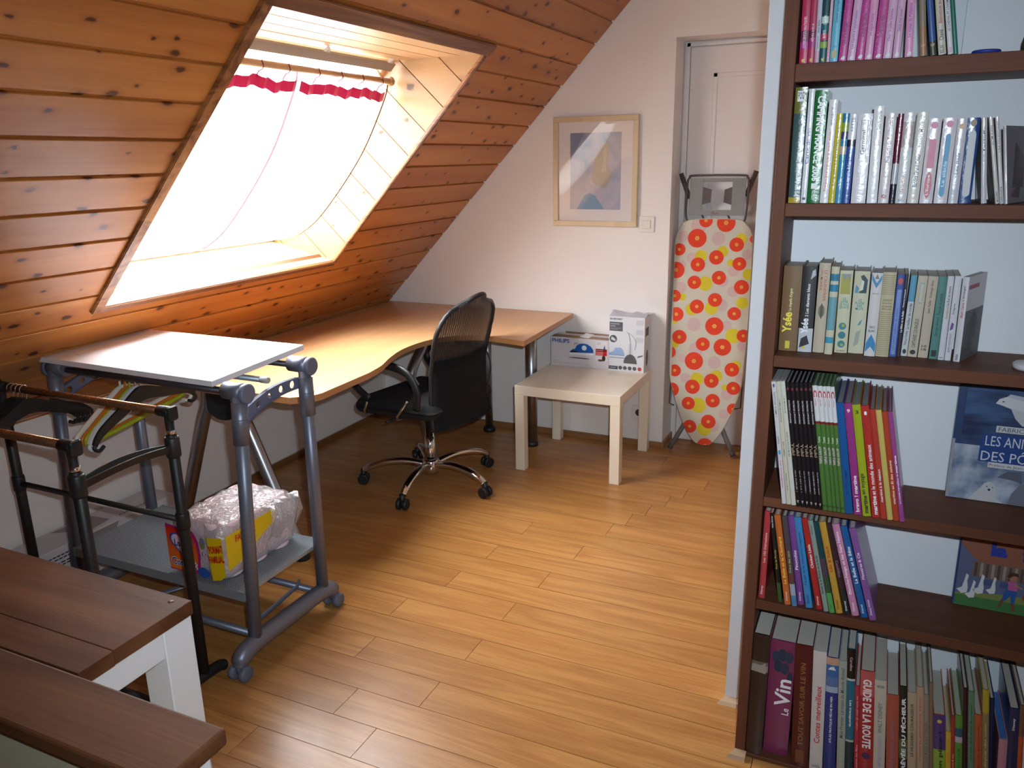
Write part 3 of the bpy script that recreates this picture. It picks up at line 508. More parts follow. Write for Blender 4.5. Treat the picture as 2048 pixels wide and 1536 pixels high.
# ================================================================ CORNER DESK
ZD=.72
desk=thing('corner_desk','L-shaped beech corner desk with wavy front under the sloping ceiling','desk',(-2.1,3.2,0))
crv=smooth_pts([(-1.485,3.325,0),(-1.60,3.352,0),(-1.72,3.365,0),(-1.825,3.335,0),(-1.895,3.25,0),(-1.93,3.12,0),(-1.93,2.97,0),(-1.895,2.82,0),(-1.855,2.70,0),(-1.835,2.58,0)],5)
outl=[Vector((-2.695,4.066,0)),Vector((-1.515,4.060,0))]+crv+[Vector((-1.83,2.27,0)),Vector((-1.845,2.225,0)),Vector((-1.905,2.178,0)),Vector((-2.695,2.178,0))]
bm=bmesh.new(); bm_prism(bm,[Vector((p.x,p.y,ZD-.025)) for p in outl],(0,0,.025),mi=1,mcap=0); bmesh.ops.recalc_face_normals(bm,faces=bm.faces)
obj('desktop',rel(bm,desk),[beech,beech_e],desk)
def dleg(x,y,r,foot=.033):
    l=obj('leg',rel(lathe([(r,.028),(r,ZD-.026)],(x,y,0),20),desk),steel,desk)
    obj('foot',rel(lathe([(foot,0),(foot,.016),(foot*.8,.028)],(x,y,0),20),desk),black_p,l)
dleg(-1.68,3.857,.031,.034); dleg(-2.01,3.99,.022,.036)
for pts in ([(-2.015,2.29,.03),(-2.12,2.29,.28),(-2.225,2.29,.53),(-2.265,2.29,.61),(-2.28,2.29,.69)],[(-2.66,2.29,.03),(-2.60,2.29,.17),(-2.46,2.29,.53),(-2.425,2.29,.61),(-2.418,2.29,.69)]):
    l=obj('leg',rel(tube(smooth_pts(pts,4),.026,16),desk),steel,desk)
    obj('foot',rel(lathe([(.034,0),(.034,.012),(.026,.034),(.01,.036)],(pts[0][0],2.29,0),20),desk),black_p,l)
bm=bmesh.new(); pp=[Vector((-2.405,2.265,.694)),Vector((-2.255,2.265,.694)),Vector((-2.255,2.265,.60))]+[Vector((-2.33+.075*math.cos(a),2.265,.60+.045*math.sin(a))) for a in[-R(20*k) for k in range(1,9)]]+[Vector((-2.405,2.265,.60))]
bm_prism(bm,pp,(0,.045,0)); bmesh.ops.recalc_face_normals(bm,faces=bm.faces); obj('joint_plate',rel(bm,desk),flat('charcoal_plastic',(.02,.022,.022),.5),desk)
obj('leg',rel(tube(smooth_pts([(-2.05,3.40,.694),(-2.05,3.344,.642),(-2.05,3.23,.52),(-2.03,3.26,.42),(-1.99,3.325,.03)],4),.024,16),desk),steel,desk)
obj('support_rail',rel(box(-2.36,-2.31,2.3,3.9,ZD-.06,ZD-.0255),desk),grey_d,desk)
# ================================================================ OFFICE CHAIR
ch=thing('office_chair','black mesh-back office swivel chair with chrome star base at the desk','chair',(-1.93,3.18,0),math.atan2(.16,-.987))
fab=flat('black_fabric',(.012,.012,.014),.85,bump=.5,bscale=900)
mesh_m,nt,p_=new('black_mesh'); p_.inputs['Base Color'].default_value=(.012,.012,.013,1); p_.inputs['Roughness'].default_value=.6
out=[n for n in nt.nodes if n.type=='OUTPUT_MATERIAL'][0]; tr_=N(nt,'BsdfTransparent'); mx_=N(nt,'MixShader'); tc=N(nt,'TexCoord'); wv=N(nt,'TexWave'); wv.inputs['Scale'].default_value=28; wv.inputs['Distortion'].default_value=2.5; wv.bands_direction='Y'
nt.links.new(tc.outputs['Object'],wv.inputs['Vector']); mr_=N(nt,'MapRange'); mr_.inputs['To Min'].default_value=.80; mr_.inputs['To Max'].default_value=.97; nt.links.new(wv.outputs['Fac'],mr_.inputs['Value']); nt.links.new(mr_.outputs[0],mx_.inputs[0])
nt.links.new(tr_.outputs[0],mx_.inputs[1]); nt.links.new(p_.outputs[0],mx_.inputs[2]); nt.links.new(mx_.outputs[0],out.inputs[0])
def interp(t,T_):
    for (a,x),(b,y) in zip(T_,T_[1:]):
        if t<=b: return x+(y-x)*(t-a)/(b-a)
    return T_[-1][1]
HW=[(0,.215),(.15,.207),(.35,.2),(.5,.2),(.65,.208),(.76,.206),(.85,.192),(.91,.172),(.955,.145),(.985,.11),(1,.075)]
BX=[(0,-.25),(.25,-.235),(.45,-.24),(.7,-.275),(1,-.335)]
def bk(u,v,dx=0):
    hw=interp(v,HW); x=interp(v,BX)+.045*u*u+dx
    return Vector((x,u*hw,.36+.605*v-.035*u*u*max(0,(v-.6)/.4)**2))
def back_sheet(v0,v1,nv,dx):
    bm=bmesh.new(); nu=14; G=[[bm.verts.new(bk(-1+2*i/nu,v0+(v1-v0)*j/nv,dx)) for i in range(nu+1)] for j in range(nv+1)]
    for A,B in zip(G,G[1:]):
        for i in range(nu): bm.faces.new((A[i],A[i+1],B[i+1],B[i])).smooth=True
    return bm
obj('back_mesh',back_sheet(.5,1,14,0),mesh_m,ch)
bm=back_sheet(0,.54,14,-.012); bmesh.ops.solidify(bm,geom=bm.faces[:],thickness=.022); obj('back_pad',bm,fab,ch)
rim=[bk(-1,v/20) for v in range(0,21)]+[bk(u/5,1) for u in range(-4,5)]+[bk(1,v/20) for v in range(20,-1,-1)]
obj('back_frame',tube(rim,.011,10),black_p,ch)
obj('back_bar',tube([(-.25,0,.40),(-.20,0,.385),(-.08,0,.375)],.022,10,flat_=(.5,1.6)),black_p,ch)
bm=bmesh.new(); bm_box(bm,-.225,.265,-.245,.245,.405,.49,0,.045,4)
for v in bm.verts:
    if v.co.x>.12: v.co.z-=(v.co.x-.12)*.22
    if v.co.z>.46: v.co.z-=.012*(1-min(1,(abs(v.co.y)/.2)**2))
for f in bm.faces: f.smooth=True
obj('seat',bm,fab,ch)
bm=bmesh.new(); bm_box(bm,-.11,.11,-.09,.09,.365,.407,0,.012,2); obj('tilt_mechanism',bm,black_p,ch)
obj('lever',tube([(.05,.05,.375),(.06,.18,.372),(.06,.235,.37)],.006,8),black_p,ch)
for sgn in(1,-1):
    ap=smooth_pts([(-.15,sgn*.262,.47),(-.165,sgn*.27,.56),(-.12,sgn*.278,.638),(.0,sgn*.28,.662),(.12,sgn*.28,.655),(.215,sgn*.276,.61),(.222,sgn*.27,.545),(.13,sgn*.26,.475)],5)
    a=obj('armrest',tube(ap,.016,10,flat_=(.75,1.25)),black_p,ch)
    for x0,x1 in((-.10,-.03),(.13,.17)):
        obj('arm_bracket',tube([(x0,sgn*.262,.50),(x1,sgn*.258,.415),(x1+.008,sgn*.248,.398),(x1+.005,sgn*.16,.395)],.0055,8),chrome,a)
obj('gas_column',lathe([(.026,.09),(.026,.24),(.021,.242),(.021,.37)],(0,0,0),24),chrome,ch)
obj('hub',lathe([(.034,.055),(.044,.075),(.044,.118),(.034,.128)],(0,0,0),24),chrome,ch)
star=None
for k in range(5):
    a=R(205+72*k)-math.atan2(.16,-.987); ca,sa=math.cos(a),math.sin(a)
    q=lambda r,z:(ca*r,sa*r,z)
    l=obj('base_leg',tube(smooth_pts([q(.03,.10),q(.13,.118),q(.23,.112),q(.30,.09),q(.332,.07)],4),[.02]*9+[.019]*4+[.017]*4,12,flat_=(.8,1.15)),chrome,ch)
    bm=bmesh.new(); t=Vector((-sa,ca,0)); c=Vector(q(.335,.027))
    for s_ in(-.016,.016):
        rr=[]
        for dd,rad in((-.010,.022),(-.007,.027),(.007,.027),(.010,.022)):
            rr.append([bm.verts.new(c+t*(s_+dd)+(Vector((ca,sa,0))*math.cos(j*math.pi/8)+Vector((0,0,1))*math.sin(j*math.pi/8))*rad) for j in range(16)])
        for A,B in zip(rr,rr[1:]):
            for j in range(16): bm.faces.new((A[j],A[(j+1)%16],B[(j+1)%16],B[j])).smooth=True
        bm.faces.new(rr[0]); bm.faces.new(rr[-1])
    bm_tube(bm,[c+Vector((0,0,.0)),c+Vector((0,0,.05))],[.016,.012],10)
    bmesh.ops.recalc_face_normals(bm,faces=bm.faces); obj('caster',bm,black_p,l)
# ================================================================ SMALL SIDE TABLE AND BOXES
tb=thing('side_table','small square cream lacquered side table beside the desk','table',(-1.34,3.767,0))
cream=flat('cream_lacquer',srgb(238,224,202),.25,coat=.3)
obj('tabletop',box(-.275,.275,-.275,.275,.40,.45,.002,2),cream,tb)
for x in(-.25,.25):
    for y in(-.25,.25): obj('leg',box(x-.025,x+.025,y-.025,y+.025,0,.3995,.002),cream,tb)
def flatpoly(pts,y,mat,par,name='print'):
    """printed shape in the XZ plane at depth y"""
    bm=bmesh.new(); bm.faces.new([bm.verts.new((x,y,z)) for x,z in pts]); return obj(name,bm,mat,par)
def rect(x0,x1,z0,z1): return [(x0,z0),(x1,z0),(x1,z1),(x0,z1)]
def circ(x,z,r,n=20,rz=None): return [(x+r*math.cos(2*math.pi*k/n),z+(rz or r)*math.sin(2*math.pi*k/n)) for k in range(n)]
def lettering(body,x,z,length,height,y,mat,par,rot=0,bold=0,name='lettering'):
    bm=text_bm(body,length,height,bold); rot_bm(bm,-rot,'Y'); shift(bm,(x,y,z)); return obj(name,bm,mat,par)
card=flat('box_card',srgb(214,208,212),.45); card2=flat('box_card_light',srgb(222,222,226),.4); brown=flat('box_inside',srgb(150,120,95),.7)
INK=lambda r,g_,b,ro=.4: print_mat(srgb(r,g_,b),ro)
ib=thing('iron_box','white steam iron box with blue iron picture on the small table','box',(-1.437,3.945,.45))
bm=box(-.165,.165,0,.115,0,.158,.0015); obj('carton',bm,card,ib)
bm=bmesh.new(); bm_box(bm,-.162,.162,.003,.055,.158,.160); bm_prism(bm,[Vector((-.12,.112,.158)),Vector((.165,.112,.158)),Vector((.165,.108,.166)),Vector((-.12,.108,.168))],(0,.003,0)); obj('lid_flap',bm,brown,ib)
bm=bmesh.new(); bm_box(bm,.0,.05,.01,.10,.1605,.166,0,.002); rot_bm(bm,R(6),'Y',(.02,0,.16)); obj('tape',bm,card2,ib)
Yp=-.0006
lettering('PHILIPS',-.106,.139,.100,.022,Yp,INK(20,60,140),ib,bold=.02)
flatpoly([(-.055,.078),(-.04,.096),(-.025,.1),(-.015,.118),(.0,.128),(.02,.132),(.045,.13),(.066,.118),(.079,.1),(.08,.084)],Yp,INK(15,90,175),ib,'iron_print')
flatpoly([(-.055,.077),(.08,.083),(.08,.07),(-.058,.066)],Yp,INK(236,236,240),ib,'iron_print')
flatpoly([(-.055,.0775),(-.05,.088),(-.02,.09),(.0,.083)],Yp*1.3,INK(15,30,70),ib,'iron_print')
flatpoly(circ(.028,.108,.014,18),Yp*1.4,INK(222,230,230),ib,'iron_print')
flatpoly(circ(.0,.05,.062,20,.003),Yp,INK(60,50,60),ib,'iron_print')
obj('cord_print',tube([(-.03,Yp,.122),(-.025,Yp,.132),(-.015,Yp,.129),(-.008,Yp,.132)],.0012,4),INK(20,60,140),ib)
flatpoly(rect(.093,.155,.045,.150),Yp,INK(226,222,224),ib,'side_panel_print')
flatpoly(rect(.093,.155,.096,.110),Yp*1.3,INK(120,15,25),ib,'band_print'); flatpoly(rect(.093,.155,.074,.096),Yp*1.3,INK(195,25,35),ib,'band_print')
flatpoly([(.135,.11),(.146,.11),(.142,.134)],Yp*1.3,INK(40,90,160),ib,'print')
flatpoly(circ(.138,.060,.010,14,.016),Yp*1.3,INK(70,40,40),ib,'print'); flatpoly(circ(.12,.048,.015,14,.006),Yp*1.3,INK(110,70,60),ib,'print')
for q_ in(.102,.092,.085,.079): flatpoly(rect(.097,.134,q_-.0012,q_+.0012),Yp*1.8,INK(225,190,190),ib,'fine_print')
for q_ in(.142,.136): flatpoly(rect(.097,.122,q_-.001,q_+.001),Yp*1.8,INK(150,150,160),ib,'fine_print')
flatpoly(rect(-.155,.06,.0165,.0185),Yp,INK(205,170,170),ib,'fine_print'); flatpoly(rect(-.155,-.11,.026,.0285),Yp,INK(205,170,170),ib,'fine_print')
sb=thing('steamer_box','tall grey and white garment steamer box standing on the small table','box',(-1.176,3.945,.45))
bm=bmesh.new(); bm_box(bm,-.095,.095,0,.12,0,.292)
obj('carton',bm,card2,sb)
bm=bmesh.new(); G=[[bm.verts.new((-.096+.193*i/6,.0+.121*j/4,.292+.018*math.sin(math.pi*j/4)*(.6+.5*math.sin(i*1.9))+(.01 if i in(0,6) and j>1 else 0))) for i in range(7)] for j in range(5)]
for A,B in zip(G,G[1:]):
    for i in range(6): bm.faces.new((A[i],A[i+1],B[i+1],B[i])).smooth=True
obj('lid',bm,flat('crumpled_lid',srgb(190,188,200),.3,bump=.4,bscale=60),sb)
lettering('SILVERCREST',-.058,.278,.066,.009,Yp,INK(50,50,60),sb,bold=.02)
flatpoly(rect(-.093,-.022,.214,.262),Yp,INK(95,95,102),sb,'label_print'); [flatpoly(rect(-.088,x_,z_,z_+t_),Yp*2,INK(165,165,170),sb,'fine_print') for x_,z_,t_ in((-.040,.249,.006),(-.060,.237,.006),(-.03,.228,.002),(-.05,.222,.002))]
flatpoly(circ(-.072,.172,.02,22),Yp,INK(88,88,92),sb,'badge_print'); flatpoly([(-.085,.168),(-.062,.160),(-.058,.168),(-.07,.178),(-.08,.184)],Yp*1.5,INK(210,210,212),sb,'badge_print')
flatpoly([(-.095,.095),(-.07,.105),(-.06,.125),(-.03,.127),(-.015,.11),(-.01,.09),(-.095,.088)],Yp,INK(150,175,215),sb,'cloth_print'); flatpoly(rect(-.095,-.01,.084,.088),Yp*1.5,INK(110,130,190),sb,'cloth_print'); flatpoly(rect(-.09,-.01,.070,.073),Yp*1.5,INK(110,110,125),sb,'cloth_print')
flatpoly([(-.013,.045)]+[(.022+.036*math.cos(a),.045+.05*math.sin(a)) for a in[R(180-18*k) for k in range(11)]],Yp*2,INK(92,90,92),sb,'steamer_print')
obj('steamer_print',tube(smooth_pts([(.02,Yp,.095),(.02,Yp,.15),(.012,Yp,.2),(.0,Yp,.212),(.035,Yp,.19),(.05,Yp,.16),(.045,Yp,.12)],4),.004,5,flat_=(1,.2)),INK(170,172,178),sb)
flatpoly([(.06,.078),(.088,.09),(.09,.096),(.062,.088)],Yp*2,INK(110,110,112),sb,'steamer_print')
flatpoly([(.008,.095),(.034,.095),(.03,.15),(.012,.15)],Yp*1.6,INK(205,207,212),sb,'steamer_print')
flatpoly(rect(-.094,-.045,.008,.026),Yp,INK(75,75,82),sb,'label_print'); flatpoly(rect(-.088,-.055,.014,.02),Yp*2,INK(150,150,155),sb,'fine_print')
for i,x in enumerate((-.031,-.006,.02,.046,.073)): flatpoly(circ(x,.019,.0105,16),Yp,INK(95,95,100) if i<4 else INK(200,70,65),sb,'badge_print')
for z_ in(.25,.2,.16): flatpoly(rect(.05,.09,z_,z_+.028),Yp,INK(205,205,212),sb,'panel_print')
bm=bmesh.new(); 
for pg,mi in((rect(.02,.075,.19,.235),0),): bm.faces.new([bm.verts.new((.0956,a,b)) for a,b in pg])
obj('side_print',bm,INK(75,65,65),sb)
bm=bmesh.new(); bm.faces.new([bm.verts.new((.0956,a,b)) for a,b in circ(.055,.07,.022,16,.045)]); obj('side_print',bm,INK(85,75,75),sb)
# ================================================================ PICTURE
pic=thing('framed_picture','pale wood framed abstract print hanging on the gable wall','picture',(-1.401,GY-.02,1.465))
fw=wood('pale_frame',(.62,.47,.28),(.72,.57,.37),axis=2,grain=16,stretch=14,rough=.4,var=.06)
hw,hh=.229,.276
for a in((-hw,hw,-hh,-hh+.028),(-hw,hw,hh-.028,hh),(-hw,-hw+.028,-hh+.028,hh-.028),(hw-.028,hw,-hh+.028,hh-.028)): obj('frame_rail',box(a[0],a[1],-.004,.0195,a[2],a[3],.002),fw,pic)
obj('mount',box(-hw+.028,hw-.028,.010,.0125,-hh+.028,hh-.028),flat('mount_card',srgb(226,218,216),.6),pic)
am,nt,p_=new('washed_print'); tc=N(nt,'TexCoord'); nz=N(nt,'TexNoise'); nz.inputs['Scale'].default_value=5; nz.inputs['Detail'].default_value=4; nz.inputs['Distortion'].default_value=1.2; nt.links.new(tc.outputs['Object'],nz.inputs[0])
cr=N(nt,'ValToRGB'); 
for i,(ps,c) in enumerate(((.30,srgb(118,150,182)),(.45,srgb(170,172,190)),(.6,srgb(186,180,192)),(.75,srgb(150,156,178)))):
    e_=cr.color_ramp.elements[i] if i<2 else cr.color_ramp.elements.new(ps); e_.position=ps; e_.color=(*c,1)
nt.links.new(nz.outputs['Fac'],cr.inputs[0]); nt.links.new(cr.outputs[0],p_.inputs['Base Color']); p_.inputs['Roughness'].default_value=.7
flatpoly(rect(-.138,.138,-.19,.195),.0096,am,pic,'print_sheet')
flatpoly([(-.02,-.03),(-.005,.02),(.0,.07),(.02,.12),(.05,.15),(.075,.13),(.07,.08),(.06,.04),(.085,.01),(.092,-.02),(.07,-.06),(.06,-.08),(.02,-.075),(-.01,-.055)],.0092,INK(176,168,156,.7),pic,'painted_shape')
flatpoly([(.03,.0),(.045,.06),(.04,.10),(.055,.12),(.062,.09),(.058,.04),(.06,.0)],.009,INK(190,180,162,.7),pic,'painted_shape')
flatpoly([(-.10,-.188),(-.06,-.12),(-.03,-.105),(.0,-.12),(.05,-.188)],.0092,INK(126,156,182,.7),pic,'painted_shape')
flatpoly([(-.138,.195),(-.138,.06),(-.11,.10),(-.06,.195)],.0092,INK(128,134,160,.7),pic,'painted_shape')
flatpoly(rect(-hw+.028,hw-.028,-hh+.028,hh-.028),.004,glassy('picture_glass'),pic,'glass')
# ================================================================ IRONING BOARD
irn=thing('ironing_board','folded ironing board with orange flower cover leaning in the door niche','ironing board',(-.79,4.06,0))
TH=math.atan(.09)
def ib_pt(x,z,o=0): # point on the leaning board, o = out towards room
    return Vector((x,4.06+.09*z,z))+Vector((0,-1,.09)).normalized()*o
cov=flat('cover_cotton',srgb(206,198,180),.8,bump=.2,bscale=500)
OUTL=IRON['out']
bm=bmesh.new(); cx=sum(p[0] for p in OUTL)/len(OUTL); cz=sum(p[1] for p in OUTL)/len(OUTL)
ol=[(p.x,p.y) for p in smooth_pts([(a,b,0) for a,b in OUTL],3,True)]
r0=[bm.verts.new(ib_pt(x,z,-.012)) for x,z in ol]; r1=[bm.verts.new(ib_pt(x,z,.006)) for x,z in ol]; r2_=[bm.verts.new(ib_pt(cx+(x-cx)*.982,cz+(z-cz)*.993,.013)) for x,z in ol]
n_=len(ol)
for A,B in((r0,r1),(r1,r2_)):
    for i in range(n_): bm.faces.new((A[i],A[(i+1)%n_],B[(i+1)%n_],B[i])).smooth=True
bm.faces.new(r2_); bm.faces.new(r0[::-1]); bmesh.ops.recalc_face_normals(bm,faces=bm.faces); obj('padded_cover',rel(bm,irn),cov,irn)
inner=[(cx+(x-cx)*.982,cz+(z-cz)*.993) for x,z in ol]
def dots(L,mat,o,name,k=1,asp=1.0):
    bm=bmesh.new()
    for i,(x,z,r_) in enumerate(L):
        pg=clip(circ(x,z,r_*k,20,r_*k*asp),inner)
        if len(pg)>2: bm.faces.new([bm.verts.new(ib_pt(a,b,o)) for a,b in pg])
    bm.normal_update()
    for f in bm.faces:
        if f.normal.y>0: f.normal_flip()
    po=obj(name,rel(bm,irn),mat,irn); po['kind']='stuff'
dots(IRON['pink'],INK(206,176,172,.8),.0133,'pink_dot_print'); dots(IRON['yel'],INK(214,196,40,.8),.0136,'yellow_dot_print'); dots(IRON['red'],INK(226,62,28,.8),.0139,'orange_dot_print',1,.98); 
fl_=[]; 
for x,z,r_ in IRON['red']:
    for k in range(6): fl_.append((x+.17*r_*math.cos(k*1.047),z+.17*r_*math.sin(k*1.047),r_*.075))
    fl_.append((x,z,r_*.06))
dots(fl_,INK(232,196,80,.8),.0142,'flower_print')
gp=flat('rest_grey',srgb(132,130,128),.5,.2); gd=flat('rest_dark',srgb(88,76,74),.55)
def ring_plate(x0,x1,z0,z1,hx0,hx1,hz0,hz1,o,t):
    bm=bmesh.new()
    for a in((x0,x1,z0,hz0),(x0,x1,hz1,z1),(x0,hx0,hz0,hz1),(hx1,x1,hz0,hz1)):
        bm_prism(bm,[ib_pt(a[0],a[2],o),ib_pt(a[1],a[2],o),ib_pt(a[1],a[3],o),ib_pt(a[0],a[3],o)],Vector((0,-1,.09)).normalized()*t)
    bmesh.ops.recalc_face_normals(bm,faces=bm.faces); return bm
obj('iron_rest',rel(ring_plate(-.93,-.655,1.247,1.428,-.866,-.72,1.273,1.411,0,.006),irn),gp,irn)
rt=[(-.944,1.25),(-.945,1.40),(-.935,1.43),(-.91,1.441),(-.68,1.441),(-.65,1.43),(-.642,1.40),(-.645,1.25)]
obj('rest_frame',rel(tube(smooth_pts([ib_pt(x,z,.004) for x,z in[(-.931,1.215)]+rt+[(-.655,1.215)]],4),.0055,8),irn),gd,irn)
for pg in ([(-.866,1.385),(-.822,1.372),(-.824,1.31),(-.866,1.298)],[(-.72,1.385),(-.757,1.372),(-.759,1.31),(-.72,1.298)]):
    bm=bmesh.new(); bm_prism(bm,[ib_pt(x,z,.001) for x,z in pg],Vector((0,-1,.09)).normalized()*.004); bmesh.ops.recalc_face_normals(bm,faces=bm.faces); obj('rest_grip',rel(bm,irn),gd,irn)
obj('brand_mark',rel(tube([ib_pt(-.81+.006*math.cos(a*.6),1.258+.006*math.sin(a*.6),.0065) for a in range(11)]+[ib_pt(-.795,1.2555,.0065),ib_pt(-.778,1.2555,.0065)],.0012,4),irn),INK(150,30,40),irn)
for a,b in(((-.985,1.452),(-.935,1.33)),((-.612,1.462),(-.655,1.34))): obj('foot_end',rel(tube([ib_pt(*a,-.012),ib_pt(*b,-.014)],.012,10),irn),gd,irn)
for a,b in(((-.885,.16),(-.958,.012)),((-.69,.15),(-.618,.012))):
    l=obj('leg',rel(tube([ib_pt(a[0]+(a[0]-b[0])*.6,a[1]+.1,-.024),ib_pt(*a,-.024),ib_pt(b[0],b[1],-.005)],.0125,12),irn),gp,irn)
    e_=ib_pt(b[0],b[1],-.005); d_=(e_-ib_pt(*a,-.024)).normalized(); obj('rubber_foot',rel(tube([e_-d_*.025,e_],.0145,12),irn),gd,irn)
for a in([(-.973,.66),(-.977,.255),(-.95,.248)],[(-.601,.66),(-.603,.27),(-.635,.262)]): obj('wire_guard',rel(tube([ib_pt(*q_,-.02) for q_ in a],.0035,6),irn),gd,irn)
for x in(-.855,-.725): obj('strut',rel(tube([ib_pt(x-.01,1.25,-.008),ib_pt(x+.012,1.2,-.012)],.005,6),irn),gd,irn)
# ================================================================ WHEELED CART
ct=thing('computer_cart','grey metal wheeled cart with white tilted top board and lower shelf','cart',(-2.08,1.84,0))
XL,XRr=-2.48,-1.68
for x in(XL,XRr):
    f=obj('foot_bar',rel(tube(smooth_pts([(x,1.585,.045),(x,1.60,.072),(x,1.65,.086),(x,1.80,.088),(x,1.98,.086),(x,2.035,.074),(x,2.052,.048)],5),[.023]*3+[.030]*25+[.023]*3,14,flat_=(1.0,.95)),ct),grey_m,ct)
    for y in(1.583,2.052):
        bm=bmesh.new()
        for dx in(-.021,.021): bm_lathe(bm,[(.006,-.011),(.021,-.011),(.0255,-.007),(.0255,.007),(.021,.011),(.006,.011)],(x+dx,y,.0256),18,'X')
        bm_tube(bm,[(x,y,.026),(x,y,.052)],.012,10); obj('caster',rel(bm,ct),grey_d,f)
    fl1=[(x,1.660,.09),(x,1.706,.89)]; rl1=[(x,2.0,.085),(x,2.006,.905)]
    for (a,b) in (fl1,rl1):
        l=obj('leg',rel(tube([a,b],.0205,16),ct),grey_m,ct)
        A,B=Vector(a),Vector(b); t=lambda z:A+(B-A)*((z-A.z)/(B.z-A.z))
        obj('sleeve',rel(tube([t(.735),t(.865)],.0245,16),ct),grey_m,l)
        obj('collar',rel(tube([t(.812),t(.815)],.0252,16),ct),grey_d,l)
    sg=1 if x==XRr else -1
    for y,z in((1.712,.893),(2.006,.905)):
        j=obj('top_joint',rel(lathe([(.026,-.055*sg),(.027,-.01*sg),(.027,.018*sg)],(x,y,z),20,'X'),ct),grey_m,ct)
        obj('end_cap',rel(lathe([(.0285,.018*sg),(.030,.021*sg),(.030,.032*sg),(.026,.036*sg)],(x,y-.001,z-.002),20,'X'),ct),flat('cap_grey',srgb(104,108,126),.45),j)
    # arched side plate with round holes
    bm=bmesh.new(); n=5; xs_=x-.012*sg
    arc=lambda t:(1.71+.27*t,.80+.05*t+.020*math.sin(math.pi*t))
    for i in range(n):
        t0,t1=i/n,(i+1)/n; p0,p1=arc(t0),arc(t1); h=.048-.012*(t0+t1)/2
        c4=[(p0[0],p0[1]-h/2),(p1[0],p1[1]-h/2),(p1[0],p1[1]+h/2),(p0[0],p0[1]+h/2)]
        cx_,cz_=sum(q[0] for q in c4)/4,sum(q[1] for q in c4)/4; rr=(.0125,.010,.0085,.0115,.013)[i]
        K=16; per=[]
        for k in range(K):
            u=k/K*4; e=int(u); tt=u-e; per.append(lerp2(c4[e],c4[(e+1)%4],tt))
        hol=[(cx_+rr*math.cos(math.atan2(q[1]-cz_,q[0]-cx_)),cz_+rr*math.sin(math.atan2(q[1]-cz_,q[0]-cx_))) for q in per]
        for dx in(-.003,.003):
            a=[bm.verts.new((xs_+dx,*q)) for q in per]; b=[bm.verts.new((xs_+dx,*q)) for q in hol]
            for k in range(K): bm.faces.new((a[k],a[(k+1)%K],b[(k+1)%K],b[k]))
        a=[bm.verts.new((xs_-.003,*q)) for q in hol]; b=[bm.verts.new((xs_+.003,*q)) for q in hol]
        for k in range(K): bm.faces.new((a[k],a[(k+1)%K],b[(k+1)%K],b[k]))
    for s_ in(1,-1):
        prev=None
        for i in range(16):
            t=i/15; y_,z_=arc(t); h=(.048-.012*t)/2*s_
            cur=[bm.verts.new((xs_-.007,y_,z_+h)),bm.verts.new((xs_+.007,y_,z_+h))]
            if prev: bm.faces.new((prev[0],cur[0],cur[1],prev[1]))
            prev=cur
    obj('side_plate',rel(bm,ct),flat('plate_blue_grey',srgb(92,100,126),.5),ct)
for y,z in((1.712,.893),(2.006,.905)): obj('top_tube',rel(tube([(XL+.03,y,z-.004),(XRr-.03,y,z-.004)],.010,12),ct),flat('tube_dark',srgb(70,66,70),.4,.5),ct)
obj('paper_bar',rel(tube([(-2.40,1.845,.893),(-1.715,1.845,.893)],.0095,14),ct),grey_l,ct)
obj('bar_end',rel(lathe([(.0105,0),(.0105,.028),(.008,.031)],(-1.718,1.845,.893),16,'X'),ct),flat('end_pale',srgb(176,172,168),.4),ct)
bm=bmesh.new(); v=[]
for dz in(-.018,0):
    for x,y,z in((-2.55,1.69,.9305),(-1.752,1.68,.9265),(-1.757,2.105,.9445),(-2.555,2.125,.9395)): v.append(bm.verts.new((x,y,z+dz)))
for q in((3,2,1,0),(4,5,6,7),(0,1,5,4),(1,2,6,5),(2,3,7,6),(3,0,4,7)): bm.faces.new([v[i] for i in q])
bmesh.ops.bevel(bm,geom=list(bm.edges),offset=.0012,segments=1,affect='EDGES')
tbd=obj('top_board',rel(bm,ct),flat('melamine_white',srgb(228,224,228),.4),ct)
for x,y,z in((-2.41,1.755,.9315),(-2.40,2.02,.938),(-1.90,1.74,.929),(-1.90,2.0,.9395)): obj('screw_cap',rel(lathe([(.011,-.001),(.011,.0012),(.006,.002)],(x,y,z),14),ct),flat('cap_white',srgb(210,206,210),.4),tbd)
bm=bmesh.new(); bm_box(bm,-2.46,-1.692,1.652,2.03,.250,.262)
for a in((-2.46,-1.692,1.645,1.653),(-2.46,-1.692,2.03,2.038)): bm_box(bm,a[0],a[1],a[2],a[3],.232,.263)
pm,nt,p_=new('perforated_sheet'); p_.inputs['Base Color'].default_value=(*srgb(140,150,158),1); p_.inputs['Metallic'].default_value=.4; p_.inputs['Roughness'].default_value=.4
tc=N(nt,'TexCoord'); vo=N(nt,'TexVoronoi'); vo.inputs['Scale'].default_value=130; vo.inputs['Randomness'].default_value=0; nt.links.new(tc.outputs['Object'],vo.inputs['Vector'])
cr=N(nt,'ValToRGB'); cr.color_ramp.elements[0].position=.26; cr.color_ramp.elements[0].color=(.03,.03,.035,1); cr.color_ramp.elements[1].position=.32; cr.color_ramp.elements[1].color=(*srgb(150,160,168),1); nt.links.new(vo.outputs['Distance'],cr.inputs[0]); nt.links.new(cr.outputs[0],p_.inputs['Base Color'])
obj('shelf',rel(bm,ct),pm,ct)
for y in(1.69,1.985): obj('cross_bar',rel(tube([(XL+.01,y,.088),(XRr-.01,y,.088)],.0125,12),ct),grey_m,ct)
obj('folding_stay',rel(tube([(-1.74,1.70,.10),(-1.735,1.935,.125),(-1.735,1.945,.145)],.007,8,flat_=(1.3,.4)),ct),grey_d,ct)
